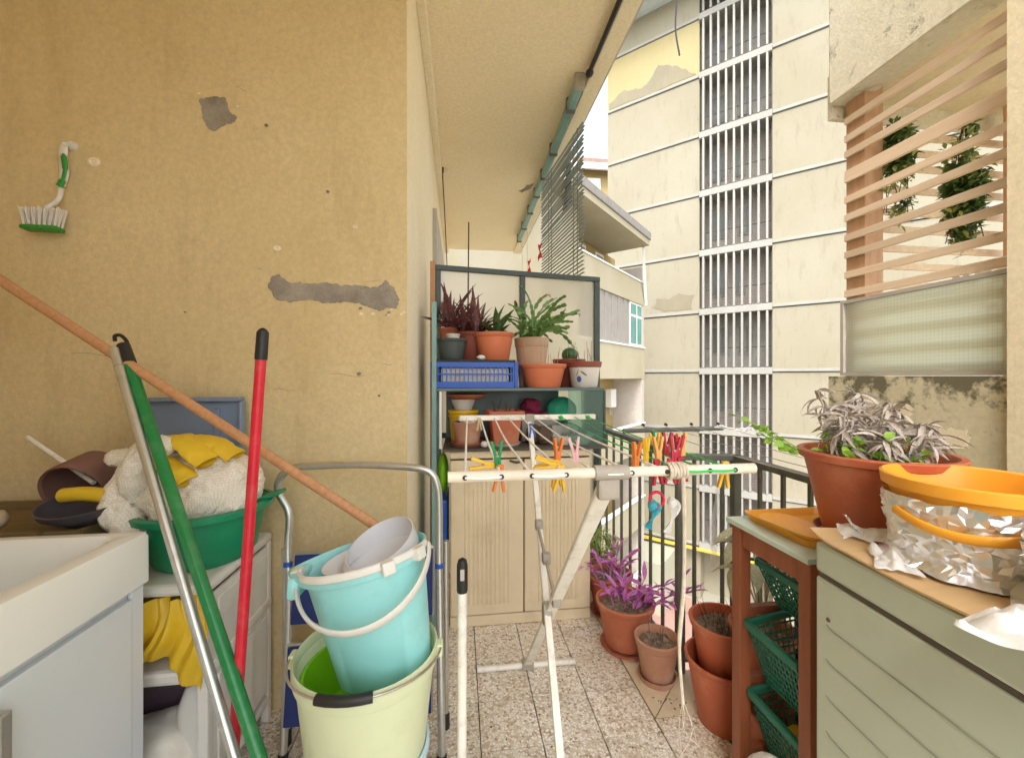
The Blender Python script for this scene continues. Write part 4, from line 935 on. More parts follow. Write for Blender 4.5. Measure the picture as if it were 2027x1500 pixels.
q = B(); blob(q, (0.04, 2.175, LZ+0.135), 0.05, 0.05, 0.022, 0.3, 2.5, 3, 3); fin(q, 'folded_cloth', 'rag_white', None, label='white cloth lying on the weathered round pot', cat='cloth')
saucer('white saucer under the square terracotta pot', (0.232, 2.185, LZ), 0.09, 'pot_white', 0.014)
sq = thing('potted_plant', 'square terracotta pot with dead twigs on the lower shelf', 'potted plant', (0.232, 2.185, LZ+0.006), rad(6))
def frustum(q, rb_, rt_, z0, z1, th=None):
    vs = []
    for rr_, z in ((rb_, z0), (rt_, z1)): vs.append([q.verts.new((rr_*a, rr_*b, z)) for a, b in ((1, 1), (-1, 1), (-1, -1), (1, -1))])
    for k in range(4): q.faces.new((vs[0][k], vs[0][(k+1) % 4], vs[1][(k+1) % 4], vs[1][k]))
    q.faces.new(vs[0][::-1]); q.faces.new(vs[1])
    bmesh.ops.bevel(q, geom=list({e for v in vs[0]+vs[1] for e in v.link_edges}), offset=0.006, segments=2, profile=0.5, affect='EDGES')
q = B(); frustum(q, 0.062, 0.08, 0, 0.15); fin(q, 'body', 'terracotta', sq, False)
q = B()
for a, b in (((-0.086, -0.086), (0.086, -0.086)), ((0.086, -0.086), (0.086, 0.086)), ((0.086, 0.086), (-0.086, 0.086)), ((-0.086, 0.086), (-0.086, -0.086))): beam(q, (*a, 0.163), (*b, 0.163), 0.014, 0.028, (0, 0, 1), 0.003)
fin(q, 'rim', 'terracotta', sq, False)
q = B(); bb(q, (-0.078, -0.078, 0.151), (0.078, 0.078, 0.158)); fin(q, 'soil', 'soil', sq, False)
stalks(sq, (0.232, 2.185, LZ+0.16), 9, (0.05, 0.10), 14, 0.06, 'twig', 0.0025, 35)
q = B(); blob(q, (0.41, 2.36, LZ+0.19), 0.06, 0.05, 0.05, 0.35, 2.2, 8, 3); fin(q, 'mesh_bag', 'maroon', None, label='crumpled dark red bag on the lower shelf', cat='bag')
q = B(); bb(q, (0.34, 2.27, LZ), (0.54, 2.46, LZ+0.14), 0.008); fin(q, 'carton', 'stair_dark', None, label='grey brown carton under the dark red bag', cat='box')
r = random.Random(5); q = B()
for k in range(9): blob(q, (0.33+0.035*k*0.7, 2.33+r.uniform(-.03, .03), LZ+0.148+r.uniform(0, .012)), 0.035, 0.03, 0.008, 0.3, 2, k, 2)
fin(q, 'dry_husks', 'maroon', None, kind='stuff', label='dark dried husks lying on the carton', cat='husks')
q = B(); blob(q, (0.575, 2.31, LZ+0.172), 0.085, 0.075, 0.075, 0.05, 3, 2, 4, amp2=0.03); fin(q, 'net_ball', 'tulle', None, label='round ball of sea green netting on the lower shelf', cat='netting')
q = B(); bb(q, (0.50, 2.22, LZ), (0.65, 2.40, LZ+0.095), 0.01); fin(q, 'carton', 'shutter_grey', None, label='pale grey carton under the ball of green netting', cat='box')
tr = thing('oval_tray', 'white oval tray of dry onion skins at the right of the lower shelf', 'tray', (0.60, 2.165, LZ))
q = B(); lathe(q, [(0, 0), (0.085, 0), (0.115, 0.045), (0.12, 0.046), (0.116, 0.049), (0.082, 0.006), (0, 0.006)], (0.60, 2.17, LZ), 40, sy=0.5); fin(q, 'dish', 'pot_white', tr)
q = B()
for k in range(34):
    a = r.uniform(0, 6.28); rr_ = math.sqrt(r.random())*0.085; blade(q, (0.60+rr_*math.cos(a), 2.17+rr_*math.sin(a)*0.5, LZ+0.02+r.uniform(0, .03)), sphere_dir(r, -10, 60), r.uniform(0.03, 0.07), 0.02, 0.8, 4, 0.5)
fin(q, 'onion_skins', 'leaf_dead', tr, flat=True, kind='stuff')
for k, (bx_, by_) in enumerate(((0.445, 2.17), (0.40, 2.2))):
    q = B(); blob(q, (bx_, by_, LZ+0.05), 0.045, 0.04, 0.052, 0.3, 2, 31+k, 3, floor=LZ); fin(q, 'root_clump', 'twig', None, label=('brown clump of dried roots beside the oval tray', 'second brown root clump tucked behind the other by the oval tray')[k], cat='roots')
q = B(); blob(q, (0.125, 2.11, LZ+0.016), 0.02, 0.018, 0.017, 0.1, 2, 2, 3, floor=LZ); fin(q, 'garlic_bulb', 'pot_white', None, label='garlic bulb between the two terracotta pots on the lower shelf', cat='garlic')
# things behind the cabinet on the left
q = B(); bb(q, (-0.115, 2.15, 0.08), (-0.062, 2.45, 0.62), 0.01); fin(q, 'folded_board', 'blue_plastic', None, label='blue board standing between cabinet and cream wall', cat='board')
q = B(); blob(q, (-0.09, 2.3, 0.73), 0.03, 0.09, 0.11, 0.08, 2, 3, 3); fin(q, 'rolled_cover', 'lime', None, label='lime green roll resting on the blue board', cat='roll')

# ---------------------------------------------------------------- neighbour's hanging blind and head rail
hr = thing('blind_head_rail', 'pale green metal blind rail with brackets under the ceiling edge', 'blind rail', (0.76, 3.9, 3.0))
def hp(y): return 0.745+0.04*(y-2.5)/2.86
for a, b in ((2.55, 3.7), (3.75, 4.5), (4.55, 5.45)):
    q = B(); beam(q, (hp(a), a, 3.095), (hp(b), b, 3.09), 0.055, 0.065, (0, 0, 1), 0.01); fin(q, 'rail_box', 'awning_green', hr)
for y in (2.52, 2.75, 3.3, 3.72, 4.1, 4.52, 5.0, 5.47):
    q = B(); bb(q, (hp(y)-0.032, y-0.016, 3.05), (hp(y)+0.032, y+0.016, 3.149), 0.006); fin(q, 'bracket', 'rail_paint' if y > 2.6 else 'bracket_grey', hr)
bl = thing('slatted_blind', 'grey green slatted blind hanging from the rail beyond the divider', 'blind', (0.75, 3.1, 1.7))
n_ = 44
sl = B(); beam(sl, (0, 0, 0), (0, 1, 0), 0.016, 0.002, (0.1, 0, 1))
sl_me = mesh_of(sl, 'slat', 'slat_green', False)
b0, b1 = Vector((0.85, 2.78, 0)), Vector((0.75, 3.756, 0)); bd = (b1-b0); Ln = bd.length; bd.normalize()
for k in range(n_):
    z = 3.02-0.029*k
    rot = Matrix((Vector((bd.y, -bd.x, 0)), bd, Vector((0, 0, 1)))).transposed().to_4x4()
    inst(sl_me, 'slat', bl, Matrix.Translation((b0.x+RNG.uniform(-.004, .004), b0.y+RNG.uniform(-.012, .012), z)) @ rot @ Matrix.Rotation(RNG.uniform(-0.004, 0.004), 4, 'X') @ Matrix.Diagonal((1, Ln, 1, 1)))
for f_ in (0.12, 0.2, 0.72, 0.8):
    p = b0+bd*Ln*f_; q = B(); tube(q, [(p.x, p.y, 3.04), (p.x+0.003, p.y, 2.4), (p.x, p.y, 1.74)], 0.0028, 5); fin(q, 'ladder_cord', 'rail_paint', bl)
q = B(); sheet(q, lambda u, v: (0.845+0.018*math.sin(u*9+v*2), 3.17+(u-0.5)*(0.05+0.11*v)+0.03*v, 2.93-v*0.34+0.02*math.sin(u*5)), 14, 14); fin(q, 'hanging_cloth', 'grey_cloth', None, label='dark grey cloth hanging behind the slatted blind', cat='cloth')
for k, (x, y, z) in enumerate(((0.80, 4.1, 2.6), (0.80, 4.75, 2.62))):
    q = B(); sheet(q, lambda u, v: (x+0.01*math.sin(v*9+u*4), y+(u-0.5)*0.11*(1+0.3*v), z-v*0.17+0.012*math.sin(u*7)), 6, 8)
    fin(q, 'red_flag', 'red_cloth', None, label=('small red cloth hanging behind the blind slats', 'small red cloth hanging below the far end of the blind rail')[k], cat='cloth')
for k, (xa, ya) in enumerate(((0.80, 4.9), (0.80, 5.3))):
    q = B(); tube(q, [(xa, ya, 3.03), (xa+0.02, ya+0.05, 1.2)], 0.003, 5); fin(q, 'cord', 'shutter_grey', None, label='thin pale pull cord hanging from the blind rail', cat='cord', group='cords hanging from the blind rail')
# ================================================================ clothes rack, pegs and floor pots
dr = thing('drying_rack', 'white folding clothes airer with crossed legs standing on the terrazzo floor', 'clothes airer', (0.27, 1.2, 0))
NY, FY, RZ = 0.715, 1.745, 1.080
q = B(); tube(q, [(-0.02, NY, RZ), (0.548, NY, RZ)], 0.0095, 14); fin(q, 'line_bar', 'rack_plastic', dr)
q = B(); beam(q, (0.0, FY, RZ), (0.585, FY, RZ), 0.018, 0.022, (0, 0, 1), 0.003); fin(q, 'line_bar', 'rack_paint', dr)
for a, b, wd, th in (((0.262, 0.722, 1.052), (0.289, 1.757, 0.02), 0.034, 0.013), ((0.296, 1.742, 1.062), (0.225, 0.70, 0.02), 0.021, 0.014)):
    q = B(); beam(q, a, b, wd, th, (0, 1, 0.4), 0.004); fin(q, 'leg', 'rack_paint', dr)
q = B(); tube(q, [(0.074, 1.761, 0.012), (0.499, 1.761, 0.012)], 0.0118, 12); fin(q, 'foot_bar', 'rack_paint', dr)
q = B(); tube(q, [(0.03, 0.70, 0.012), (0.45, 0.70, 0.012)], 0.0118, 12); fin(q, 'foot_bar', 'rack_paint', dr)
q = B(); bb(q, (0.265, 1.742, 0.0), (0.315, 1.78, 0.035), 0.006); fin(q, 'foot_clamp', 'bracket_grey', dr)
q = B(); tube(q, [(0.238, NY, RZ), (0.300, NY, RZ)], 0.0135, 14); bb(q, (0.245, NY-0.004, RZ-0.05), (0.285, NY+0.014, RZ-0.008), 0.006); fin(q, 'bracket', 'bracket_grey', dr)
q = B(); bb(q, (0.275, FY-0.013, RZ-0.03), (0.315, FY+0.013, RZ+0.014), 0.005); fin(q, 'bracket', 'bracket_grey', dr)
q = B(); lathe(q, [(0, -0.012), (0.02, -0.012), (0.022, 0), (0.02, 0.012), (0, 0.012)], (0.262, 1.232, 0.536), 20, Matrix.Rotation(rad(90), 3, 'Y'), sx=1.7); fin(q, 'pivot', 'bracket_grey', dr)
q = B(); beam(q, (0.269, 1.415, 0.738), (0.270, 1.155, 0.62), 0.007, 0.012, (0, 0, 1)); fin(q, 'lock_arm', 'old_steel', dr)
for p in ((0.273, 1.415, 0.738), (0.272, 1.155, 0.618), (0.271, 1.285, 0.68)):
    q = B(); box(q, p, (0.026, 0.03, 0.035), None, 0.005); fin(q, 'clip', 'bracket_grey', dr)
XN = [0.009, 0.071, 0.124, 0.185, 0.242, 0.305, 0.371, 0.405, 0.454, 0.504]; XF = [0.03+0.0575*k for k in range(10)]
for k in range(10):
    q = B(); g_ = k >= 7
    tube(q, smooth_path([(XF[k], FY-0.008, RZ), ((XF[k]+XN[k])/2, (FY+NY)/2, RZ-0.006-0.004*(k % 3)), (XN[k], NY+0.009, RZ)], 6), 0.0028 if not g_ else 0.0020, 6)
    fin(q, 'line', 'string_green' if g_ else 'string_white', dr)
    q = B(); lathe(q, [(0, 0), (0.0045, 0), (0.0045, 0.0015), (0, 0.0015)], (XN[k], NY-0.0088, RZ), 10, Matrix.Rotation(rad(90), 3, 'X')); fin(q, 'eyelet', 'black_plastic', dr)
for a, b, m_ in ((0, 1, 'string_white'), (2, 3, 'string_white'), (4, 5, 'string_white'), (7, 8, 'string_green'), (8, 9, 'string_green')):
    q = B(); tube(q, smooth_path([(XN[a], NY-0.010, RZ), ((XN[a]+XN[b])/2, NY-0.0120, RZ-0.001), (XN[b], NY-0.010, RZ)], 5), 0.0021, 6); fin(q, 'line_loop', m_, dr)
for x in (0.43, 0.55):
    q = B(); blob(q, (x, FY-0.012, RZ), 0.011, 0.009, 0.009, 0.35, 3, 3, 2); fin(q, 'line_knot', 'string_green', dr)
q = B()
for k in range(6): 
    x = 0.378+k*0.0058; lathe(q, [(0.0135+0.0028*math.cos(a), 0.0032*math.sin(a)) for a in [j*math.pi/4 for j in range(9)]], (x, NY, RZ), 18, Matrix.Rotation(rad(90+RNG.uniform(-8, 8)), 3, 'Y'))
tube(q, smooth_path([(0.40, NY-0.012, RZ-0.01), (0.408, NY-0.002, 0.98), (0.411, NY+0.006, 0.86), (0.405, NY+0.01, 0.75), (0.414, NY+0.012, 0.63)], 8), [0.004]*8+[0.0035]*8+[0.004]*8+[0.0032]*8+[0.001], 7)
for k in range(5): a = k*1.3; tube(q, smooth_path([(0.413, NY+0.012, 0.65), (0.413+0.012*math.cos(a), NY+0.012*math.sin(a), 0.61), (0.413+0.02*math.cos(a*1.7), NY+0.014*math.sin(a), 0.58-0.01*(k % 3))], 3), 0.0006, 4)
fin(q, 'rope', 'rope', None, label='frayed off-white rope coiled on the airer bar and hanging down', cat='rope')
# pegs
PEGS = [
 ('peg_green', (0.073, 0.797), 'up', 0, 'dark green peg on the airer line above a hanging orange peg'),
 ('peg_yellow', (0.066, 0.80), 'side', 10, 'yellow peg lying sideways beside the dark green peg'),
 ('peg_orange', (0.077, 0.786), 'down', 5, 'orange peg hanging upside down below the dark green peg'),
 ('peg_yellow', (0.193, 0.802), 'side', 8, 'yellow peg in the all-yellow bunch beside the pink peg'),
 ('peg_yellow', (0.188, 0.778), 'side', 0, 'yellow peg in the all-yellow bunch beside the pink peg'),
 ('peg_orange', (0.196, 0.822), 'up', 20, 'orange peg standing up in the yellow bunch'),
 ('peg_pink', (0.237, 0.827), 'up', -20, 'pale pink peg on the airer line'),
 ('peg_yellow', (0.192, 0.772), 'down', 0, 'yellow peg hanging upside down below the yellow bunch'),
 ('peg_yellow', (0.187, 0.803), 'down', 15, 'yellow peg hanging upside down below the yellow bunch'),
 ('peg_orange', (0.330, 0.75), 'up', 25, 'large orange peg standing alone next to the grey airer bracket'),
 ('peg_green', (0.445, 0.901), 'up', 10, 'green peg standing tallest above the red and yellow bunch'),
 ('peg_yellow', (0.435, 0.872), 'up', -15, 'yellow peg just below the tallest green peg'),
 ('peg_peach', (0.409, 0.815), 'up', 5, 'peach peg among the red pegs left of the rope coil'),
 ('peg_yellow', (0.374, 0.799), 'up', 45, 'yellow peg leaning over towards the large orange peg'),
 ('peg_red', (0.459, 0.879), 'up', 0, 'dark red peg standing in the bunch above the rope coil'),
 ('peg_red', (0.44, 0.811), 'up', -8, 'dark red peg standing in the bunch above the rope coil'),
 ('peg_red', (0.459, 0.829), 'up', 8, 'dark red peg standing in the bunch above the rope coil'),
 ('peg_peach', (0.49, 0.865), 'up', 10, 'peach peg at the outer end of the red bunch by the green lines'),
 ('peg_red', (0.396, 0.797), 'down', 10, 'red peg hanging upside down beside the rope coil'),
 ('peg_red', (0.429, 0.803), 'down', -10, 'red peg hanging upside down beside the rope coil'),
 ('peg_red', (0.454, 0.81), 'down', 5, 'red peg hanging upside down beside the rope coil'),
 ('peg_blue', (0.256, 1.48), 'down', 0, 'only blue peg, on a line near the far airer bar'),
 ('peg_wood', (0.078, 1.704), 'down', 30, 'pale wooden peg near the far airer bar'),
 ('peg_yellow', (0.52, 0.76), 'down', 0, 'yellow peg at the green-stringed end of the airer bar')]
for k, (m_, (x, y), pose, tw, lab) in enumerate(PEGS):
    t_ = thing('clothes_peg', lab, 'clothes peg', (x, y, RZ), group='pegs on the airer')
    R_ = Matrix.Rotation(rad(tw), 4, 'Z') @ (Matrix.Rotation(rad({'up': RNG.uniform(-8, 8), 'down': 180+RNG.uniform(-8, 8), 'side': -82}[pose]), 4, 'Y'))
    for s_ in (-1, 1):
        q = B(); beam(q, (0.0045*s_, 0, -0.006), (0.0045*s_, 0, 0.028), 0.0095, 0.0125, (0, 1, 0), 0.002); beam(q, (0.0055*s_, 0, 0.026), (0.0150*s_, 0, 0.070), 0.0085, 0.0122, (0, 1, 0), 0.002)
        q.transform(R_ @ Matrix.Scale(0.68, 4)); fin(q, 'arm', m_ if not (k == 2 and s_ > 0) else 'peg_orange', t_, False)
    q = B(); tube(q, [(0, -0.0065, 0.028), (0, 0.0065, 0.028)], 0.0035, 8); q.transform(R_ @ Matrix.Scale(0.68, 4)); fin(q, 'spring', 'old_steel', t_, False)
q = B(); lathe(q, [(0.015+0.003*math.cos(j*math.pi/4), 0.003*math.sin(j*math.pi/4)) for j in range(9)], (0.401, 0.806, 1.0), 18, Matrix.Rotation(rad(80), 3, 'X'))
fin(q, 'plastic_ring', 'red_cloth', None, label='pink plastic ring hanging from a red peg', cat='ring')
for nm, m_, c, w_, h_, lab in (('ribbon', 'ribbon_teal', (0.392, 0.807, 0.995), 0.02, 0.055, 'teal ribbon knotted under the pink ring'), ('ribbon', 'film_white', (0.432, 0.803, 1.0), 0.02, 0.07, 'white plastic ribbon hanging beside the teal ribbon')):
    q = B(); sheet(q, lambda u, v: (c[0]+(u-0.5)*w_*(1-0.4*v)+0.01*math.sin(v*5), c[1]+0.008*math.sin(v*7+u*4), c[2]-v*h_), 5, 12); blob(q, (c[0], c[1], c[2]-0.006), w_*0.45, 0.009, 0.012, 0.3, 2, 4, 2)
    fin(q, nm, m_, None, label=lab, cat='ribbon')
q = B(); sheet(q, lambda u, v: (1.09-0.04*v+(u-0.5)*0.03+0.008*math.sin(v*9), 1.632+0.006*math.sin(u*5+v*6), 0.80-0.35*v), 4, 18)
fin(q, 'plastic_strip', 'film_clear', None, label='clear plastic strip tied to a bar of the iron railing', cat='strip')
q = B(); 
for k in range(5): tube(q, smooth_path([(1.50+0.01*k, 2.29, 0.955+0.004*k), (1.58, 2.26-0.02*k, 0.945+0.01*math.sin(k)), (1.70, 2.25, 0.935+0.008*k), (1.80-0.03*k, 2.24, 0.94)], 5), 0.0025, 4)
fin(q, 'tied_rags', 'film_white', None, label='shredded white plastic tied at the end of the drying line arm', cat='plastic')

# ---------------------------------------------------------------- floor pots
def tradescantia(t, base, n, seed, lean=None, L_=(0.05, 0.09), spread=0.06, rise=(0.03, 0.14)):
    r = random.Random(seed); me = unit_leaf('leaf_magenta', 0.27, 0.35, 0.45); me2 = unit_leaf('leaf_magenta', 0.22, 0.7, 0.5)
    for k in range(n):
        a = r.uniform(0, 6.28); rr_ = spread*math.sqrt(r.random()); p = Vector(base)+Vector((rr_*math.cos(a), rr_*math.sin(a), 0))
        out = Vector((math.cos(a), math.sin(a), 0))*0.7+(Vector(lean) if lean else Vector((0, 0, 0))); H_ = r.uniform(*rise)
        pts = smooth_path([p, p+Vector((0, 0, H_*0.6))+out*H_*0.4, p+Vector((0, 0, H_))+out*H_], 4)
        q = B(); tube(q, pts, 0.0028, 5); st = fin(q, 'stem', 'leaf_magenta', t)
        for j in range(6):
            i = 3+int(j*(len(pts)-4)/5); d = sphere_dir(r, 0, 75)
            inst(me if j % 2 else me2, 'leaf', st, aim(pts[i], d+out*0.4, r.uniform(*L_), r.uniform(-0.4, 0.4)))
f1 = pot('potted_plant', 'large terracotta pot of magenta tradescantia against the railing', (0.765, 1.85, 0.018), 0.128, 0.092, 0.20, 'terracotta', 0.026, 0.008, fill=0.86, cat='potted plant')
tradescantia(f1, (0.765, 1.85, 0.18), 8, 3, (0.15, -0.1, 0), rise=(0.02, 0.09))
tradescantia(f1, (0.82, 1.82, 0.18), 7, 6, (0.75, -0.35, 0), rise=(0.08, 0.15), spread=0.04)
saucer('terracotta saucer under the large pot of magenta tradescantia', (0.765, 1.85, 0.0), 0.115, 'terracotta', 0.018)
f2 = pot('potted_plant', 'terracotta pot of magenta and grey trailing stems beside the cabinet', (0.80, 2.14, 0.015), 0.115, 0.085, 0.19, 'terracotta', 0.024, 0.007, fill=0.86, cat='potted plant')
tradescantia(f2, (0.77, 2.10, 0.17), 8, 12, (-0.25, -0.2, 0), rise=(0.07, 0.19), spread=0.05)
leaves(f2, unit_leaf('leaf_grey', 0.10, 0.6, 0.4), (0.81, 2.10, 0.18), 40, 0, 70, (0.05, 0.12), 22, 0.06)
saucer('terracotta saucer under the pot beside the cabinet', (0.80, 2.14, 0.0), 0.105, 'terracotta', 0.015)
f3 = pot('flower_pot', 'small weathered clay pot of bare soil on the marble edge', (0.812, 1.63, 0.014), 0.087, 0.062, 0.165, 'terracotta_old', 0.032, 0.005, fill=0.84)
stalks(f3, (0.812, 1.63, 0.14), 4, (0.05, 0.12), 17, 0.05, 'twig', 0.0012, 30)
saucer('weathered clay saucer under the small clay pot', (0.812, 1.63, 0.0), 0.078, 'terracotta_old', 0.026)
f4 = pot('flower_pot', 'empty ribbed terracotta plastic pot under another by the wooden stand', (0.955, 1.40, 0.0), 0.128, 0.088, 0.235, 'plastic_terra', 0.02, 0.006, soil=None, ribs=60, n=120)
f5 = pot('potted_plant', 'ribbed terracotta plastic pot with dry stalks, topmost of its stack', (0.955, 1.40, 0.17), 0.112, 0.08, 0.20, 'plastic_terra', 0.024, 0.008, ribs=60, n=120, fill=0.86, cat='potted plant')
stalks(f5, (0.955, 1.40, 0.34), 18, (0.06, 0.14), 30, 0.075, 'twig', 0.0013, 30)
f6 = pot('flower_pot', 'wide terracotta plastic pot on the floor behind the wooden stand', (1.03, 1.19, 0.0), 0.125, 0.09, 0.20, 'plastic_terra', 0.02, 0.006, soil=None)
f7 = pot('potted_plant', 'terracotta plastic pot of pale drooping leaves behind the wooden stand', (1.03, 1.30, 0.20), 0.10, 0.07, 0.20, 'plastic_terra', 0.024, 0.007, fill=0.85, cat='potted plant')
r = random.Random(8)
for k in range(9):
    a = r.uniform(0, 6.28); q = B(); top = Vector((1.03+0.05*math.cos(a), 1.32+0.05*math.sin(a), 0.55+r.uniform(0, .15)))
    tube(q, smooth_path([(1.03, 1.30, 0.36), (1.03+0.02*math.cos(a), 1.31, 0.46), top], 4), 0.003, 5); st = fin(q, 'stem', 'leaf_pale', f7)
    for j in range(2): inst(unit_leaf('leaf_pale', 0.42, 1.3, 0.3), 'leaf', st, aim(top, Vector((math.cos(a+j*1.5), math.sin(a+j*1.5), 0.3)), r.uniform(0.10, 0.16)))
f8 = pot('potted_plant', 'leafy yellow green plant in a terracotta pot close to the divider', (0.83, 2.36, 0.0), 0.09, 0.07, 0.15, 'terracotta', 0.02, fill=0.9, cat='potted plant')
lf = unit_leaf('leaf_yellow', 0.16, 0.5, 0.35)
for k in range(14):
    a = k*0.75; top = Vector((0.83+0.07*math.cos(a), 2.34+0.06*math.sin(a), 0.24+0.015*(k % 6)))
    q = B(); tube(q, [(0.83, 2.36, 0.13), (0.83+0.03*math.cos(a), 2.35+0.03*math.sin(a), 0.2), top], 0.003, 5); st = fin(q, 'stem', 'leaf_yellow', f8)
    leaves(st, lf, top, 10, 0, 85, (0.05, 0.09), 40+k, 0.01)
# ================================================================ left: sink, cart, poles, ladder, buckets
def rrect(cx, cy, hx, hy, r, z, n=6):
    out = []; r = min(r, hx*0.98, hy*0.98)
    for (sx, sy, a0) in ((1, 1, 0), (-1, 1, 90), (-1, -1, 180), (1, -1, 270)):
        for k in range(n+1):
            a = rad(a0+90*k/n); out.append(Vector((cx+sx*(hx-r)+r*math.cos(a), cy+sy*(hy-r)+r*math.sin(a), z)))
    return out
def loft(q, loops, cap0=True, cap1=True):
    vs = [[q.verts.new(p) for p in l] for l in loops]; n = len(vs[0])
    for a, b in zip(vs, vs[1:]):
        for k in range(n): q.faces.new((a[k], a[(k+1) % n], b[(k+1) % n], b[k]))
    if cap0: q.faces.new(vs[0][::-1])
    if cap1: q.faces.new(vs[-1])
sk = thing('laundry_sink', 'white laundry sink on a white cabinet with a grey handle', 'sink', (-1.1, 0.85, 0))
cx, cy, hx, hy = -1.085, 0.855, 0.30, 0.315
q = B(); loft(q, [rrect(cx, cy, hx, hy, 0.012, 0.734), rrect(cx, cy, hx, hy, 0.014, 0.848), rrect(cx, cy, hx-0.004, hy-0.004, 0.014, 0.857), rrect(cx, cy, hx-0.012, hy-0.012, 0.02, 0.86),
    rrect(cx, cy, hx-0.04, hy-0.03, 0.04, 0.859), rrect(cx, cy, hx-0.048, hy-0.038, 0.045, 0.85), rrect(cx, cy, hx-0.055, hy-0.045, 0.05, 0.80), rrect(cx, cy, hx-0.08, hy-0.07, 0.06, 0.60), rrect(cx, cy, hx-0.12, hy-0.11, 0.06, 0.575)], False, True)
fin(q, 'basin', 'white_enamel', sk)
q = B(); bb(q, (-1.375, 0.55, 0.04), (-0.806, 1.160, 0.733), 0.003); fin(q, 'carcass', 'white_board', sk)
q = B(); bb(q, (-0.8055, 0.575, 0.06), (-0.790, 1.115, 0.712), 0.003); dr_ = fin(q, 'door', 'white_board', sk)
q = B(); bb(q, (-0.789, 0.792, 0.50), (-0.762, 0.815, 0.682), 0.004); fin(q, 'handle', 'aluminium', dr_)
q = B(); bb(q, (-0.8045, 1.12, 0.06), (-0.7945, 1.158, 0.728), 0.002); fin(q, 'stile', 'white_board', sk)
for y in (0.6, 1.12): q = B(); tube(q, [(-0.84, y, 0), (-0.84, y, 0.039)], 0.018, 12); fin(q, 'foot', 'black_plastic', sk)

ct = thing('plastic_cart', 'white plastic storage trolley with open shelves carrying the green tub', 'storage trolley', (-1.1, 1.43, 0))
CX0, CX1, CY0, CY1, CZ = -1.62, -0.688, 1.235, 1.63, 0.684
for x in (CX0+0.015, -1.15, CX1-0.015):
    for y in (CY0+0.015, CY1-0.015):
        q = B(); bb(q, (x-0.014, y-0.014, 0), (x+0.014, y+0.014, CZ-0.032), 0.005); fin(q, 'post', 'white_plastic', ct)
for z, h_ in ((CZ, 0.032), (0.45, 0.04), (0.10, 0.03)):
    q = B(); bb(q, (CX0, CY0-0.004, z-h_), (CX1+0.003, CY1, z), 0.012); fin(q, 'shelf', 'white_plastic', ct)
q = B(); bb(q, (CX1-0.012, CY0+0.03, 0.12), (CX1-0.004, CY1-0.03, 0.64)); fin(q, 'side_panel', 'white_plastic', ct)
for (y0, y1, z0, z1) in ((CY0+0.05, CY1-0.05, 0.56, 0.62), (CY0+0.05, CY1-0.05, 0.15, 0.40)):
    q = B(); bb(q, (CX1-0.0038, y0, z0), (CX1+0.003, y1, z1), 0.003); fin(q, 'moulding', 'white_plastic', ct)
q = B(); sheet(q, lambda u, v: (-0.895+0.205*u+0.02*math.sin(v*4)-0.05*v*(1-u), 1.238-0.03*math.sin(v*2.6)+0.014*math.sin(u*17+v*3)+0.008*math.sin(u*41), 0.648-(0.20+0.035*math.sin(u*6+1))*v*(0.65+0.5*u)), 44, 26)
blob(q, (-0.83, 1.33, 0.55), 0.11, 0.08, 0.095, 0.15, 1.6, 11, 4, amp2=0.04); fin(q, 'plastic_bag', 'yellow_rubber', None, label='crumpled bright yellow bag stuffed in the white trolley', cat='bag')
q = B(); blob(q, (-0.86, 1.32, 0.185), 0.12, 0.10, 0.082, 0.2, 1.8, 19, 4, amp2=0.06); fin(q, 'rag_bundle', 'rag_white', None, label='off-white rag bundle on the bottom shelf of the trolley', cat='rags')
q = B(); bb(q, (-1.0, 1.4, 0.101), (-0.75, 1.6, 0.35), 0.01); fin(q, 'storage_box', 'rag_dark', None, label='dark plum box at the back of the trolley bottom shelf', cat='box')
q = B(); loft(q, [rrect(-0.755, 1.31, 0.04, 0.03, 0.02, 0.101), rrect(-0.755, 1.31, 0.05, 0.035, 0.03, 0.30), rrect(-0.755, 1.31, 0.03, 0.02, 0.019, 0.36), rrect(-0.755, 1.31, 0.015, 0.015, 0.012, 0.365)]); fin(q, 'detergent_bottle', 'white_plastic', None, label='white plastic bottle standing on the trolley bottom shelf', cat='bottle')
# green tub and what lies on it
tb = thing('wash_tub', 'sea green oval wash tub on the white trolley', 'tub', (-0.84, 1.43, CZ))
q = B(); lathe(q, [(0, 0), (0.145, 0.0), (0.165, 0.02), (0.196, 0.15), (0.207, 0.155), (0.209, 0.164), (0.196, 0.168), (0.188, 0.155), (0.158, 0.02), (0, 0.008)], (-0.80, 1.43, CZ+0.001), 56, sx=0.84, sy=0.86); fin(q, 'body', 'tub_green', tb)
q = B(); lathe(q, [(0.207, 0.148), (0.222, 0.15), (0.224, 0.166), (0.206, 0.169)], (-0.80, 1.43, CZ+0.001), 56, sx=0.84, sy=0.86); fin(q, 'rim', 'tub_green', tb)
q = B(); box(q, (-0.622, 1.47, CZ+0.176), (0.07, 0.07, 0.012), Matrix.Rotation(rad(-16), 3, 'Y'), 0.005); fin(q, 'handle', 'tub_green', tb)
kb = thing('knitted_bag', 'cream knitted cloth heaped in the green tub', 'cloth', (-0.84, 1.40, CZ+0.06))
q = B(); blob(q, (-0.80, 1.41, 0.895), 0.165, 0.13, 0.125, 0.16, 1.7, 5, 5, amp2=0.03)
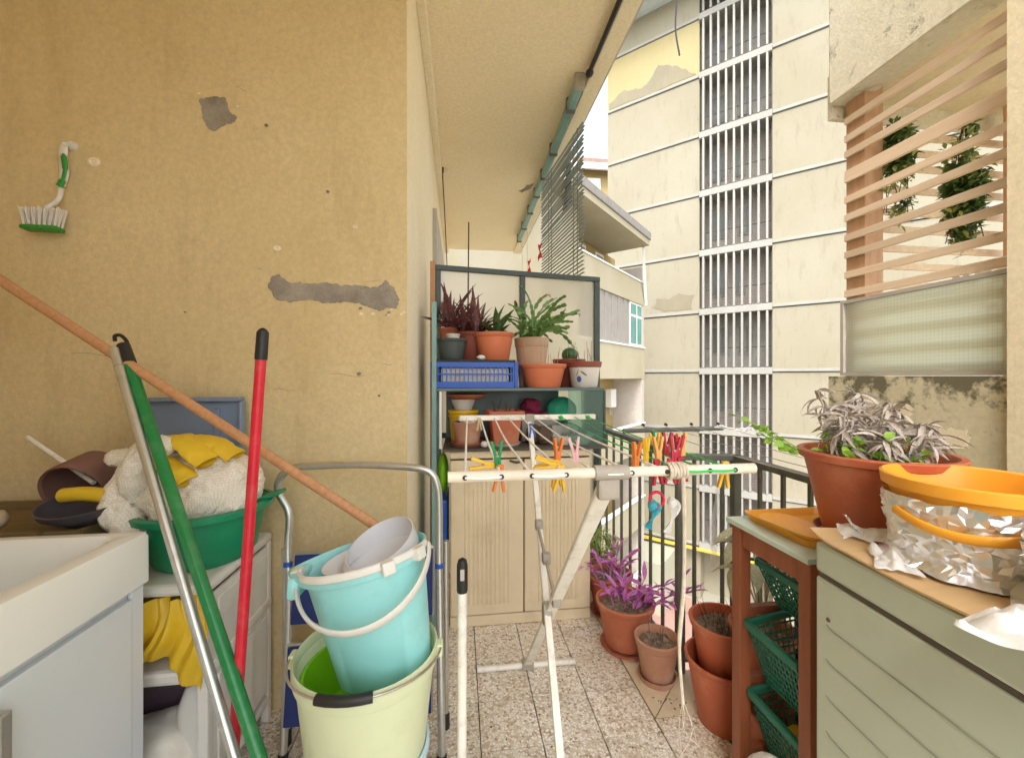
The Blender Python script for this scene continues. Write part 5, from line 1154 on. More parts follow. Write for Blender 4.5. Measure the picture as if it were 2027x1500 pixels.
# coarse stitches as real relief
for v in q.verts:
    d_ = (v.co-Vector((-0.80, 1.41, 0.895))); n_ = d_.normalized(); v.co += n_*0.0035*math.sin(v.co.x*330)*math.sin(v.co.z*330)
crinkle(q, 0.006, 22, 3); fin(q, 'heap', 'knit', kb)
q = B(); tube(q, smooth_path([(-0.93, 1.34, 0.90), (-0.925, 1.32, 0.97), (-0.90, 1.32, 1.02), (-0.875, 1.325, 1.045), (-0.86, 1.34, 1.03)], 6), [0.028+0.012*math.sin(math.pi*k/24) for k in range(25)], 14, flat=1.3); bmesh.ops.subdivide_edges(q, edges=q.edges[:], cuts=1, use_grid_fill=True); crinkle(q, 0.007, 26, 5); fin(q, 'fold', 'knit', kb)
q = B(); tube(q, smooth_path([(-1.05, 1.42, 0.995), (-1.0, 1.38, 1.01), (-0.92, 1.36, 1.0)], 6), [0.010+0.016*math.sin(math.pi*k/12) for k in range(13)], 12, flat=1.5); bmesh.ops.subdivide_edges(q, edges=q.edges[:], cuts=1, use_grid_fill=True); crinkle(q, 0.007, 26, 5); fin(q, 'fold', 'knit', kb)
q = B(); tube(q, smooth_path([(-0.985, 1.36, 0.96), (-0.975, 1.33, 0.89), (-0.94, 1.31, 0.83), (-0.88, 1.29, 0.80)], 6), [0.02+0.022*math.sin(math.pi*k/18) for k in range(19)], 12, flat=1.3); bmesh.ops.subdivide_edges(q, edges=q.edges[:], cuts=1, use_grid_fill=True); crinkle(q, 0.007, 26, 5); fin(q, 'fold', 'knit', kb)
gl = thing('rubber_gloves', 'folded yellow rubber gloves lying on the cream knitted cloth', 'gloves', (-0.8, 1.38, 1.0))
for dz, a, b, c, w_ in ((0.0, (-0.93, 1.37, 1.055), (-0.83, 1.35, 1.06), (-0.735, 1.33, 1.0), 0.04), (-0.02, (-0.90, 1.33, 1.02), (-0.83, 1.30, 1.0), (-0.765, 1.285, 0.955), 0.034), (0.005, (-0.86, 1.40, 1.065), (-0.76, 1.39, 1.05), (-0.69, 1.385, 1.005), 0.036)):
    q = B(); pts = smooth_path([a, b, c], 8); n_ = len(pts)
    tube(q, pts, [w_*(0.75+0.35*k/n_) for k in range(n_)], 18, False, (0, 1, 0.25), 0.32)
    ends = pts[-1]; tube(q, [pts[-1]-(pts[-1]-pts[-2])*0.6, pts[-1], pts[-1]+(pts[-1]-pts[-2])*0.05], [w_*1.09, w_*1.13, w_*1.09], 18, False, (0, 1, 0.25), 0.34)
    bmesh.ops.subdivide_edges(q, edges=q.edges[:], cuts=1, use_grid_fill=True); crinkle(q, 0.004, 30, dz*100); fin(q, 'glove', 'yellow_rubber', gl)
bx_ = thing('document_tray', 'shiny blue grey plastic tray propped against the ochre wall', 'tray', (-0.95, 1.6, CZ))
q = B(); a_ = Vector((-1.125, 1.60, CZ+0.002)); 
for (lo, hi) in (((-1.095, 1.60, 0.69), (-0.78, 1.612, 1.165)),): bb(q, lo, hi, 0.003)
fin(q, 'panel', 'steel_blue', bx_)
for lo, hi in (((-1.10, 1.575, 1.1655), (-0.775, 1.618, 1.18)), ((-1.105, 1.58, 0.69), (-1.0955, 1.615, 1.165)), ((-0.7795, 1.58, 0.69), (-0.77, 1.615, 1.165)), ((-0.87, 1.592, 0.75), (-0.85, 1.5995, 1.14))):
    q = B(); bb(q, lo, hi, 0.003); fin(q, 'edge', 'steel_blue', bx_)
# wooden box with basket at the back left
wb = thing('wooden_box', 'old olive brown wooden drawer box behind the sink', 'box', (-1.3, 1.4, CZ))
for lo, hi in (((-1.6, 1.245, CZ+0.001), (-1.02, 1.262, 0.84)), ((-1.6, 1.565, CZ+0.001), (-1.02, 1.58, 0.84)), ((-1.6, 1.263, CZ+0.001), (-1.585, 1.564, 0.838)), ((-1.035, 1.263, CZ+0.001), (-1.02, 1.564, 0.838))):
    q = B(); bb(q, lo, hi, 0.003); fin(q, 'board', 'wood_plank', wb)
q = B(); bb(q, (-1.584, 1.263, 0.79), (-1.036, 1.564, 0.815)); fin(q, 'lid', 'wood_plank', wb)
bk = thing('round_basket', 'dull red round tub lying on its side on the wooden box', 'basket', (-1.3, 1.42, 0.82))
RB = Matrix.Rotation(rad(-68), 3, 'X') @ Matrix.Rotation(rad(0), 3, 'Y')
q = B(); lathe(q, [(0, 0.10), (0.07, 0.10), (0.085, 0.0), (0.092, -0.006), (0.094, 0.004), (0.078, 0.108), (0, 0.112)], (-1.15, 1.40, 0.905), 44, RB, sx=0.95); fin(q, 'shell', 'rattan_red', bk)
q = B(); lathe(q, [(0, 0.0), (0.06, 0.004), (0.115, 0.05), (0.125, 0.075), (0.118, 0.075), (0.108, 0.052), (0.055, 0.012), (0, 0.008)], (-1.055, 1.33, 0.842), 44, Matrix.Rotation(rad(12), 3, 'X') @ Matrix.Scale(0.82, 3), sx=1.0); fin(q, 'bowl', 'bowl_grey', None, label='dark grey bowl leaning in front of the dull red tub', cat='bowl')
q = B(); tube(q, smooth_path([(-1.12, 1.33, 0.915), (-1.06, 1.32, 0.92), (-0.99, 1.31, 0.915)], 6), 0.02, 16, False); tube(q, smooth_path([(-1.12, 1.33, 0.915), (-1.06, 1.32, 0.92), (-0.99, 1.31, 0.915)], 6), 0.0175, 16, False); fin(q, 'rolled_cloth', 'yellow_rubber', None, label='rolled yellow cloth lying in the dark grey bowl', cat='cloth')
q = B(); tube(q, [(-1.396, 1.536, 1.056), (-1.105, 1.41, 0.93)], 0.007, 8); fin(q, 'thin_stick', 'rack_paint', None, label='thin white stick poking up from the dark grey bowl', cat='stick')
q = B(); blob(q, (-1.24, 1.275, 0.868), 0.03, 0.025, 0.028, 0.2, 2, 41, 3); fin(q, 'jar', 'bottle_clear', None, label='small beige jar on the wooden box below the dull red tub', cat='jar')
q = B(); blob(q, (-1.33, 1.262, 0.855), 0.05, 0.02, 0.02, 0.3, 2, 42, 3); fin(q, 'scouring_cloth', 'leaf_dark', None, label='green cloth on the wooden box behind the sink', cat='cloth')
# brush on the wall
br = thing('cleaning_brush', 'green and white brush hanging from a hook on the ochre wall', 'brush', (-1.4, 1.63, 1.76))
q = B(); tube(q, smooth_path([(-1.378, 1.64, 2.075), (-1.381, 1.64, 2.03), (-1.378, 1.64, 1.97), (-1.385, 1.64, 1.92)], 6), [0.008, 0.010, 0.012, 0.013, 0.014, 0.014, 0.013, 0.012, 0.012, 0.013, 0.014, 0.015, 0.015, 0.015, 0.014, 0.013, 0.012, 0.011, 0.010], 12, flat=0.6); fin(q, 'handle', 'white_plastic', br)
q = B(); tube(q, smooth_path([(-1.372, 1.629, 2.03), (-1.366, 1.629, 1.98), (-1.372, 1.628, 1.94), (-1.384, 1.629, 1.915)], 6), [0.003]+[0.009]*6+[0.006]*6+[0.011]*5+[0.012], 12, flat=0.6); fin(q, 'grip', 'brush_green', br)
q = B(); tube(q, smooth_path([(-1.385, 1.638, 1.915), (-1.392, 1.634, 1.87), (-1.42, 1.625, 1.835)], 6), 0.008, 10); fin(q, 'neck', 'white_plastic', br)
q = B(); bb(q, (-1.485, 1.60, 1.755), (-1.375, 1.645, 1.772), 0.007); fin(q, 'head', 'brush_green', br)
r = random.Random(3)
for i in range(7):
    for j in range(3):
        x = -1.475+i*0.0155; y = 1.61+j*0.013; q = B(); 
        for k in range(7): a = k*0.9; tube(q, [(x+0.002*math.cos(a), y+0.002*math.sin(a), 1.77), (x+0.005*math.cos(a)+(x+1.43)*0.25, y+0.004*math.sin(a), 1.833+r.uniform(-.004, .004))], 0.0011, 4)
        fin(q, 'bristle_tuft', 'paper_white', br)
q = B(); lathe(q, [(0, 0.014), (0.012, 0.014), (0.016, 0.006), (0.016, 0)], (-1.366, 1.66, 2.072), 18, Matrix.Rotation(rad(90), 3, 'X')); tube(q, smooth_path([(-1.366, 1.648, 2.072), (-1.37, 1.632, 2.06), (-1.372, 1.628, 2.068)], 4), 0.003, 6)
fin(q, 'wall_hook', 'white_plastic', None, label='round white adhesive hook holding the brush', cat='hook')

# poles
def pole(name, label, a, b, r, m, cat='handle', ext=0.0):
    t_ = thing(name, label, cat, tuple(b)); q = B(); a, b = Vector(a), Vector(b); tube(q, [a-(a-b).normalized()*0.02, b], r, 16); fin(q, 'shaft', m, t_); return t_, a, b
def to_floor(a, b, z=0.0): a, b = Vector(a), Vector(b); k = (z-a.z)/(b.z-a.z); return a+(b-a)*k
sa, sb = (-0.999, 1.336, 1.348), (-0.486, 0.97, 0.424)
t_, a, b = pole('metal_pole', 'bare silver metal pole leaning across beside the green handle', sa, to_floor(sa, sb, 0.02), 0.0115, 'aluminium', 'pole')
q = B(); tube(q, [a+(b-a)*0.05, a+(b-a)*0.0515], 0.012, 16); fin(q, 'joint_ring', 'old_steel', t_)
ga, gb = (-0.979, 1.352, 1.335), (-0.429, 0.958, 0.424)
t_, a, b = pole('broom_handle', 'green painted handle with a black hanging hook, leaning next to the silver pole', ga, to_floor(ga, gb, 0.02), 0.0145, 'pole_green')
d_ = (a-b).normalized(); q = B(); tube(q, [a-d_*0.055, a+d_*0.012], [0.0175, 0.016], 16); fin(q, 'cap', 'black_plastic', t_)
q = B(); sd_ = Vector((1, 0, 0.3)); tube(q, smooth_path([a+d_*0.008+Vector((0.011, 0, 0.0)), a+d_*0.03+Vector((0.012, 0, 0)), a+d_*0.05+Vector((0.002, 0, 0)), a+d_*0.048+Vector((-0.014, 0, 0)), a+d_*0.03+Vector((-0.018, 0, 0))], 5), 0.0052, 10); fin(q, 'hook', 'black_plastic', t_)
ra, rb_ = (-0.466, 1.056, 1.367), (-0.521, 1.033, 0.368)
t_, a, b = pole('red_mop', 'red painted mop stick with a black rounded grip standing behind the green one', ra, to_floor(ra, rb_, 0.02), 0.0118, 'pole_red')
d_ = (a-b).normalized(); q = B(); pts = [a-d_*0.075, a-d_*0.07, a-d_*0.01, a-d_*0.003, a+d_*0.001]; tube(q, pts, [0.0135, 0.0138, 0.0132, 0.009, 0.003], 16); fin(q, 'grip', 'black_plastic', t_)
wa, wb_ = (-1.74, 1.505, 1.771), (-0.192, 1.163, 0.823)
t_ = thing('wooden_mop_handle', 'long bare wooden handle slanting across the wall down into the turquoise bucket', 'handle', wb_)
q = B(); n_ = 24; a, b = Vector(wa), Vector(wb_); tube(q, [a.lerp(b, k/n_) for k in range(n_+1)], [0.0150-0.002*k/n_ for k in range(n_+1)], 20)
fin(q, 'shaft', 'wood_handle', t_)
wp = thing('dustpan_handle', 'white upright stick with a slotted black grip standing beside the step ladder', 'dustpan', (0.005, 1.0, 0))
q = B(); tube(q, [(0.004, 1.005, 0.02), (0.006, 1.003, 0.745)], 0.0115, 16); fin(q, 'stick', 'rack_paint', wp)
q = B(); tube(q, [(0.006, 1.003, 0.735), (0.006, 1.003, 0.74), (0.006, 1.003, 0.80), (0.006, 1.003, 0.812), (0.006, 1.003, 0.816)], [0.012, 0.0132, 0.0132, 0.010, 0.004], 16); fin(q, 'grip', 'black_plastic', wp)
q = B(); bb(q, (0.001, 0.988, 0.768), (0.011, 0.9905, 0.795), 0.001); fin(q, 'grip_slot', 'shutter_grey', wp)
q = B(); bb(q, (-0.11, 0.86, 0.0), (0.12, 1.03, 0.012), 0.003); bb(q, (-0.11, 1.0, 0.0125), (0.12, 1.03, 0.10), 0.005); fin(q, 'pan', 'grey_plastic', wp)

# step ladder
ld = thing('step_ladder', 'folded aluminium step ladder with blue steps behind the buckets', 'step ladder', (-0.33, 1.45, 0))
Lf = [(-0.56, 1.40, 0.012), (-0.567, 1.47, 0.45), (-0.588, 1.515, 0.66), (-0.590, 1.53, 0.775), (-0.628, 1.54, 0.845), (-0.628, 1.54, 0.888), (-0.60, 1.535, 0.922), (-0.55, 1.53, 0.938), (-0.35, 1.505, 0.945), (-0.16, 1.48, 0.935), (-0.10, 1.475, 0.915), (-0.078, 1.472, 0.87), (-0.072, 1.47, 0.80), (-0.07, 1.45, 0.6), (-0.056, 1.33, 0.012)]
q = B(); tube(q, smooth_path(Lf, 6), 0.0125, 14); fin(q, 'front_frame', 'aluminium', ld)
for x, x2 in ((-0.05, -0.05), (-0.60, -0.585)):
    q = B(); tube(q, [(x, 1.52, 0.66), (x2, 1.50, 0.03)], 0.0105, 12); fin(q, 'rear_leg', 'aluminium', ld)
    q = B(); tube(q, [(x2, 1.50, 0.0), (x2, 1.5, 0.05), (x2, 1.5005, 0.052)], [0.0145, 0.0145, 0.011], 14); fin(q, 'foot', 'black_plastic', ld)
for x, y in ((-0.56, 1.40), (-0.056, 1.33)): q = B(); tube(q, [(x, y, 0.0), (x, y+0.005, 0.05)], 0.0155, 14); fin(q, 'foot', 'black_plastic', ld)
for z0, z1, y in ((0.42, 0.655, 1.495), (0.13, 0.38, 1.435)):
    q = B(); box(q, (-0.325, y-0.01, (z0+z1)/2), (0.475, 0.016, z1-z0), Matrix.Rotation(rad(-9), 3, 'X'), 0.012); fin(q, 'step', 'aluminium', ld)
    q = B(); box(q, (-0.325, y-0.0225, (z0+z1)/2), (0.462, 0.006, z1-z0-0.016), Matrix.Rotation(rad(-9), 3, 'X'), 0.008); fin(q, 'tread', 'ladder_blue', ld)
q = B(); tube(q, [(-0.07, 1.45, 0.595), (-0.07, 1.45, 0.61)], 0.0145, 14); tube(q, [(-0.582, 1.50, 0.605), (-0.583, 1.502, 0.62)], 0.0145, 14); fin(q, 'joint_sleeve', 'blue_plastic', ld)
# buckets
BX, BY = -0.212, 1.0
q = B(); lathe(q, [(0, 0.0), (0.10, 0), (0.108, 0.006), (0.134, 0.38), (0.141, 0.384), (0.141, 0.398), (0.134, 0.40), (0.129, 0.39), (0.10, 0.012), (0, 0.01)], (BX, BY, 0), 48); ib = thing('bucket', 'ice blue bucket at the bottom of the bucket stack', 'bucket', (BX, BY, 0)); fin(q, 'body', 'ice_blue', ib)
pb = thing('bucket', 'pale yellow green bucket with a wire handle and black grip', 'bucket', (BX, BY, 0.30))
z0 = 0.30
q = B(); lathe(q, [(0, z0), (0.115, z0), (0.122, z0+0.008), (0.152, 0.595), (0.152, 0.60), (0.150, 0.604), (0.147, 0.60), (0.118, z0+0.014), (0, z0+0.012)], (BX, BY, 0), 56); fin(q, 'body', 'pale_bucket', pb)
q = B(); lathe(q, [(0.1525, 0.585), (0.157, 0.587), (0.160, 0.60), (0.160, 0.622), (0.156, 0.628), (0.152, 0.622), (0.151, 0.602)], (BX, BY, 0), 56); fin(q, 'rim', 'pale_bucket', pb)
q = B(); pts = []
for k in range(25):
    a = math.pi*k/24; pts.append((BX-0.168*math.cos(a), BY-0.168*math.sin(a), 0.615+0.012*math.sin(a)))
hd = pts; tube(q, pts, 0.0028, 8); fin(q, 'wire_handle', 'old_steel', pb)
q = B(); tube(q, [hd[9], hd[10], hd[11], hd[12], hd[13], hd[14]], 0.0105, 12); fin(q, 'grip', 'black_plastic', pb)
for s_ in (-1, 1): q = B(); box(q, (BX+s_*0.165, BY, 0.608), (0.014, 0.03, 0.03), None, 0.004); fin(q, 'ear', 'pale_bucket', pb)
q = B(); lathe(q, [(0, 0.0), (0.10, 0), (0.118, 0.02), (0.139, 0.13), (0.142, 0.133), (0.135, 0.134), (0.113, 0.022), (0, 0.006)], (BX, BY, 0.45), 48); fin(q, 'basin', 'lime', None, label='bright lime green basin inside the pale bucket', cat='basin')
# tilted mop bucket
mbk = thing('mop_bucket', 'tilted turquoise mop bucket with a white handle and grey wringer', 'bucket', (BX+0.02, BY-0.01, 0.505))
MB_ = Matrix.Translation((BX+0.042, BY+0.005, 0.566)) @ Matrix.Rotation(rad(-11), 4, 'Y') @ Matrix.Rotation(rad(-3), 4, 'X') @ Matrix.Scale(0.94, 4)
def mb(bm, name, m): bm.transform(MB_); return fin(bm, name, m, mbk)
def oval(r, z, k=0.0): 
    out = []
    for j in range(56):
        a = 2*math.pi*j/56; e = 1+0.10*max(0, -math.cos(a))**6*k; out.append(Vector((r*1.12*e*math.cos(a), r*0.92*math.sin(a), z)))
    return out
q = B(); loft(q, [oval(0.092, 0), oval(0.10, 0.008), oval(0.128, 0.262), oval(0.136, 0.265, 1), oval(0.137, 0.292, 2.2), oval(0.131, 0.294, 2.0), oval(0.124, 0.26), oval(0.095, 0.012)]); mb(q, 'body', 'turquoise')
q = B(); pts = []
for k in range(29):
    a = rad(-175+165*k/28); pts.append((0.139*1.12*math.cos(a), 0.139*0.92*math.sin(a), 0.288))
tube(q, pts, 0.0095, 8, flat=0.5); mb(q, 'rim_band', 'white_plastic')
for a_ in (-172, -62, -30):
    a = rad(a_); q = B(); box(q, (0.143*1.12*math.cos(a), 0.143*0.92*math.sin(a), 0.282), (0.026, 0.03, 0.03), Matrix.Rotation(a, 3, 'Z'), 0.004); mb(q, 'clip', 'white_plastic')
q = B(); box(q, (-0.163, 0.0, 0.262), (0.03, 0.11, 0.055), Matrix.Rotation(rad(14), 3, 'Y'), 0.013); mb(q, 'spout', 'turquoise')
q = B(); pts = []
for k in range(41):
    a = math.pi*k/40; y = -math.sin(a); pts.append((-0.16*math.cos(a), y*0.135-0.015, 0.28-0.105*math.sin(a)))
tube(q, pts, 0.013, 12, up=(0, 0, 1), flat=0.35); mb(q, 'handle', 'white_plastic')
def cup(r, z, lift):
    return [Vector((0.035+r*math.cos(2*math.pi*j/48), 0.02+r*math.sin(2*math.pi*j/48), 0.258+z+lift*(0.5+0.5*math.cos(2*math.pi*j/48-1.1)))) for j in range(48)]
q = B(); loft(q, [cup(0.090, 0, 0), cup(0.098, 0.01, 0), cup(0.094, 0.012, 0.03), cup(0.088, 0.016, 0.064), cup(0.085, 0.016, 0.064), cup(0.090, 0.01, 0.03), cup(0.088, 0.004, 0)], False, False); mb(q, 'wringer', 'grey_plastic')
q = B(); lathe(q, [(0.118, 0.0), (0.095, -0.02), (0.05, -0.05), (0, -0.055)], (0.015, 0.0, 0.285), 40); mb(q, 'wringer_cone', 'grey_plastic')
# ================================================================ right: stand with baskets, washing machine and what stands on them
st_ = thing('wooden_stand', 'reddish brown wooden stand with a pale green top', 'stand', (0.97, 1.03, 0))
SX0, SX1, SY0, SY1, SZT = 0.825, 1.125, 0.892, 1.172, 0.822
q = B(); bb(q, (SX0-0.012, SY0-0.012, SZT-0.014), (SX1+0.008, SY1+0.012, SZT), 0.002); fin(q, 'table_top', 'stand_top', st_)
for x in (SX0+0.018, SX1-0.018):
    for y in (SY0+0.012, SY1-0.018):
        q = B(); bb(q, (x-0.018, y-0.018, 0), (x+0.018, y+0.018, SZT-0.0145), 0.002); fin(q, 'leg', 'wood_stand', st_)
for x in (SX0+0.018, SX1-0.018):
    q = B(); bb(q, (x-0.011, SY0+0.031, SZT-0.075), (x+0.011, SY1-0.0365, SZT-0.0145), 0.002); fin(q, 'apron', 'wood_stand', st_)
for z in (0.55, 0.345, 0.13, SZT-0.05):
    for y in (SY1-0.018, SY0+0.012):
        q = B(); bb(q, (SX0+0.0365, y-0.012, z-0.012), (SX1-0.0365, y+0.012, z+0.012), 0.002); fin(q, 'cross_bar', 'wood_stand', st_)
def basket(label, x0, x1, y0, y1, z0, z1, tp=0.05):
    t_ = thing('plastic_basket', label, 'basket', ((x0+x1)/2, (y0+y1)/2, z0), group='green baskets in the stand')
    top = [Vector((x0, y0, z1)), Vector((x1, y0, z1)), Vector((x1, y1, z1)), Vector((x0, y1, z1))]
    top[0].z -= 0.03; top[3].z -= 0.03
    bot = [Vector((x0+tp, y0+tp*0.4, z0)), Vector((x1-tp*0.3, y0+tp*0.4, z0)), Vector((x1-tp*0.3, y1-tp*0.4, z0)), Vector((x0+tp, y1-tp*0.4, z0))]
    for k in range(4):
        a, b, c, d = top[k], top[(k+1) % 4], bot[(k+1) % 4], bot[k]; q = B(); n_ = 13; 
        for i in range(n_+1): beam(q, a.lerp(b, i/n_), d.lerp(c, i/n_), 0.0045, 0.003, (0, 0, 1))
        for j in range(1, 8): beam(q, a.lerp(d, j/8), b.lerp(c, j/8), 0.003, 0.0045, (0, 0, 1))
        fin(q, 'lattice_side', 'basket_green', t_)
        q = B(); beam(q, a, b, 0.016, 0.02, (0, 0, 1), 0.004); fin(q, 'rim', 'basket_green', t_)
    q = B(); n_ = 12
    for i in range(n_+1): beam(q, bot[0].lerp(bot[1], i/n_), bot[3].lerp(bot[2], i/n_), 0.005, 0.004, (0, 0, 1)); beam(q, bot[0].lerp(bot[3], i/n_), bot[1].lerp(bot[2], i/n_), 0.005, 0.004, (0, 0, 1))
    fin(q, 'lattice_bottom', 'basket_green', t_)
basket('dark green lattice basket, topmost in the wooden stand', 0.875, 1.07, 0.935, 1.13, 0.585, 0.735)
basket('dark green lattice basket second from the stand top', 0.84, 1.07, 0.935, 1.13, 0.365, 0.555)
basket('dark green lattice basket holding a yellow cloth', 0.85, 1.07, 0.935, 1.13, 0.15, 0.35)
q = B(); bb(q, (0.83, 0.93, 0.0), (1.08, 1.135, 0.125), 0.01); fin(q, 'storage_box', 'basket_green', None, label='teal green box on the floor under the lowest basket', cat='box')
q = B(); blob(q, (0.955, 1.03, 0.205), 0.06, 0.07, 0.06, 0.2, 2, 3, 3); fin(q, 'dust_cloth', 'yellow_plastic', None, label='yellow cloth in the lowest lattice basket', cat='cloth')
for k, (x, y, z) in enumerate(((0.97, 1.02, 0.63), (1.0, 1.06, 0.63), (0.98, 1.02, 0.42))):
    q = B(); blob(q, (x, y, z), 0.045, 0.05, 0.04, 0.3, 2, 60+k, 3); fin(q, 'bulb_bag', 'leaf_dead' if k else 'wood_plank', None, label=('brown bundle in the topmost basket', 'pale brown bundle beside the darker one in the topmost basket', 'pale brown bundle in the second basket')[k], cat='bundle')
q = B(); tube(q, [(1.10, 1.225, 0.1), (1.105, 1.235, 0.72)], 0.012, 10); fin(q, 'blue_stick', 'blue_plastic', None, label='blue stick standing behind the baskets of the wooden stand', cat='stick')
q = B(); blob(q, (0.79, 0.985, 0.17), 0.075, 0.06, 0.10, 0.12, 1.8, 9, 4, amp2=0.03, floor=0.0); fin(q, 'plastic_bag', 'film_white', None, label='white plastic bag on the floor in front of the stand', cat='bag')

wm = thing('washing_machine', 'pale grey green washing machine with pressed side grooves', 'washing machine', (0.771, 0.815, 0), rad(-5.5))
def L_(q, name, m, par=None): return fin(q, name, m, par or wm, False)
MH = 0.895
q = B(); bb(q, (0, -0.60, 0.03), (0.37, 0, 0.820), 0.006); L_(q, 'cabinet', 'machine')
q = B(); bb(q, (0.004, -0.596, 0.8205), (0.366, -0.004, 0.8295)); L_(q, 'seam', 'seam_dark')
q = B(); bb(q, (-0.001, -0.601, 0.830), (0.371, 0.001, MH), 0.008); L_(q, 'worktop', 'machine')
for k, z in enumerate((0.725, 0.652, 0.575, 0.50, 0.42)):
    q = B(); tube(q, smooth_path([(0.0004, -0.030, z+0.004), (-0.0004, -0.05, z), (-0.0004, -0.12, z), (-0.0004, -0.30, z), (-0.0004, -0.56, z)], 5), 0.0016, 8); L_(q, 'groove_shade_line', 'groove_shade')  # thin dark tube on the side, painted shade in place of a recess
q = B(); lathe(q, [(0, 0.002), (0.004, 0.002), (0.005, 0)], (-0.0001, -0.036, 0.742), 10, Matrix.Rotation(rad(-90), 3, 'Y')); L_(q, 'screw', 'seam_dark')
for x in (0.05, 0.32):
    for y in (-0.55, -0.05): q = B(); tube(q, [(x, y, 0), (x, y, 0.0295)], 0.02, 12); L_(q, 'foot', 'black_plastic')
MW = W[wm.name]
def mw(x, y, z): return MW @ Vector((x, y, z))
# brown board, torn white film
q = B(); sheet(q, lambda u, v: mw(0.0+u*0.30-0.004*(1-u), 0.012-v*0.59, MH+0.008+0.016*max(0, 1-v*9)**2*(1-u)+0.002*math.sin(v*13+u*3)), 10, 40, 0.004); fin(q, 'cover_board', 'cardboard', None, label='tan cardboard sheet covering the washing machine top', cat='cardboard')
def strip(name, pts, wd, seed, m, label, cat):
    """a loose ribbon of film laid along pts"""
    P_ = smooth_path(pts, 10); q = B(); rows = []
    for i, p in enumerate(P_):
        d = (P_[min(i+1, len(P_)-1)]-P_[max(i-1, 0)]).normalized(); s = Vector((-d.y, d.x, 0.25)).normalized(); row = []
        for j in range(11):
            v = j/10-0.5; k = 1+0.35*noise.noise(Vector((i*0.16, v*1.5, seed))); row.append(q.verts.new(p+s*v*2*wd*k+Vector((0, 0, abs(0.012*noise.noise(Vector((i*0.13, v*3.2, seed+5))))+0.005*noise.noise(Vector((i*0.3, v*6, seed+9)))))))
        rows.append(row)
    for a, b in zip(rows, rows[1:]):
        for j in range(10): q.faces.new((a[j], a[j+1], b[j+1], b[j]))
    return fin(q, name, m, None, label=label, cat=cat)
def crumple(name, c, rx, ry, h, seed, m, label, cat, n=26, ang=0.0):
    q = B(); off = Vector((seed*3.3, seed*1.7, 0)); ca, sa_ = math.cos(ang), math.sin(ang)
    def f(u, v):
        x, y = (u-0.5)*2, (v-0.5)*2; k = 1+0.25*noise.noise(Vector((x*1.3, y*1.3, 0))+off)
        ed = max(0.15, 1-max(abs(x), abs(y))**3*0.8); z = (abs(noise.noise(Vector((x*1.6, y*1.6, 3))+off))*h*1.3+h*0.35*(0.5+noise.noise(Vector((x*3.1, y*3.1, 7))+off)))*ed
        X, Y = x*rx*k, y*ry*k
        return (c[0]+X*ca-Y*sa_, c[1]+X*sa_+Y*ca, c[2]+z)
    sheet(q, f, n, n); return fin(q, name, m, None, label=label, cat=cat)
strip('plastic_film', [mw(0.05, -0.005, MH+0.016), mw(0.095, -0.03, MH+0.02), mw(0.12, -0.075, MH+0.03), mw(0.09, -0.12, MH+0.022)], 0.03, 4, 'film_white', 'torn white film lying between the foil bucket and the big pot', 'film')
strip('plastic_film', [(0.835, 0.805, 0.945), (0.85, 0.80, 0.925), (0.875, 0.79, 0.912), (0.905, 0.775, 0.915)], 0.014, 8, 'film_white', 'scrap of white film standing against the base of the big pot', 'film')
crumple('plastic_film', mw(0.045, -0.13, MH+0.012), 0.055, 0.03, 0.02, 12, 'film_white', 'flat piece of white film near the cardboard edge', 'film', ang=0.9)
# foil wrapped orange bucket
bc = (0.94, 0.648); BZ = MH+0.012
ob_ = thing('foil_bucket', 'orange plastic bucket wrapped in crumpled aluminium foil', 'bucket', (*bc, BZ))
q = B(); lathe(q, [(0, 0), (0.10, 0), (0.103, 0.004), (0.120, 0.135), (0.131, 0.137), (0.133, 0.15), (0.1335, 0.158), (0.129, 0.160), (0.124, 0.157), (0.117, 0.13), (0.1, 0.008), (0, 0.006)], (*bc, BZ), 64); fin(q, 'body', 'orange_plastic', ob_)
def foilwrap(c, z0, z1, r0, r1, seed, n=84, m=15):
    q = B(); off = Vector((seed, seed*2, 0)); g = []; rj = random.Random(seed)
    for i in range(m+1):
        t = i/m; ring = []
        for k in range(n):
            a = 2*math.pi*(k+rj.uniform(-0.42, 0.42))/n; t = min(1, max(0, (i+(rj.uniform(-0.42, 0.42) if 0 < i < m else 0))/m)); p = Vector((math.cos(a)*3.2, math.sin(a)*3.2, t*3.2)); rr_ = r0+(r1-r0)*t+0.006*noise.noise(p*0.8+off)-0.012*abs(noise.noise(Vector((p.x, p.y, p.z*0.6))*1.7+off))-0.005*abs(noise.noise(Vector((p.x+p.z*0.5, p.y-p.z*0.3, p.z*0.7))*2.8+off))+0.008+rj.uniform(-0.0035, 0.0035)+(0.02*(1-t*8)**2 if t < 0.125 else 0)
            zt = z0+(z1-z0)*t+0.006*noise.noise(p+off*2)*(1 if i == m else 0.3)
            ring.append(q.verts.new((c[0]+rr_*math.cos(a), c[1]+rr_*math.sin(a), max(zt, z0))))
        g.append(ring)
    for a, b in zip(g, g[1:]):
        for k in range(n):
            w_ = (a[k], a[(k+1) % n], b[(k+1) % n], b[k]); o_ = rj.randint(0, 1)
            q.faces.new((w_[o_], w_[o_+1], w_[o_+2])); q.faces.new((w_[o_], w_[o_+2], w_[(o_+3) % 4]))
    return q
fin(foilwrap(bc, BZ+0.001, BZ+0.125, 0.110, 0.124, 3), 'foil', 'foil', ob_, ang=14)
q = B(); pts = []
for k in range(22): a = rad(165+85*k/21); pts.append((bc[0]+0.134*math.cos(a), bc[1]+0.134*math.sin(a), BZ+0.098-0.02*math.sin(math.pi*k/21)))
tube(q, pts, 0.009, 10, flat=0.45, up=(0, 0, 1)); fin(q, 'handle', 'orange_plastic', ob_)
fc = (0.875, 0.435)
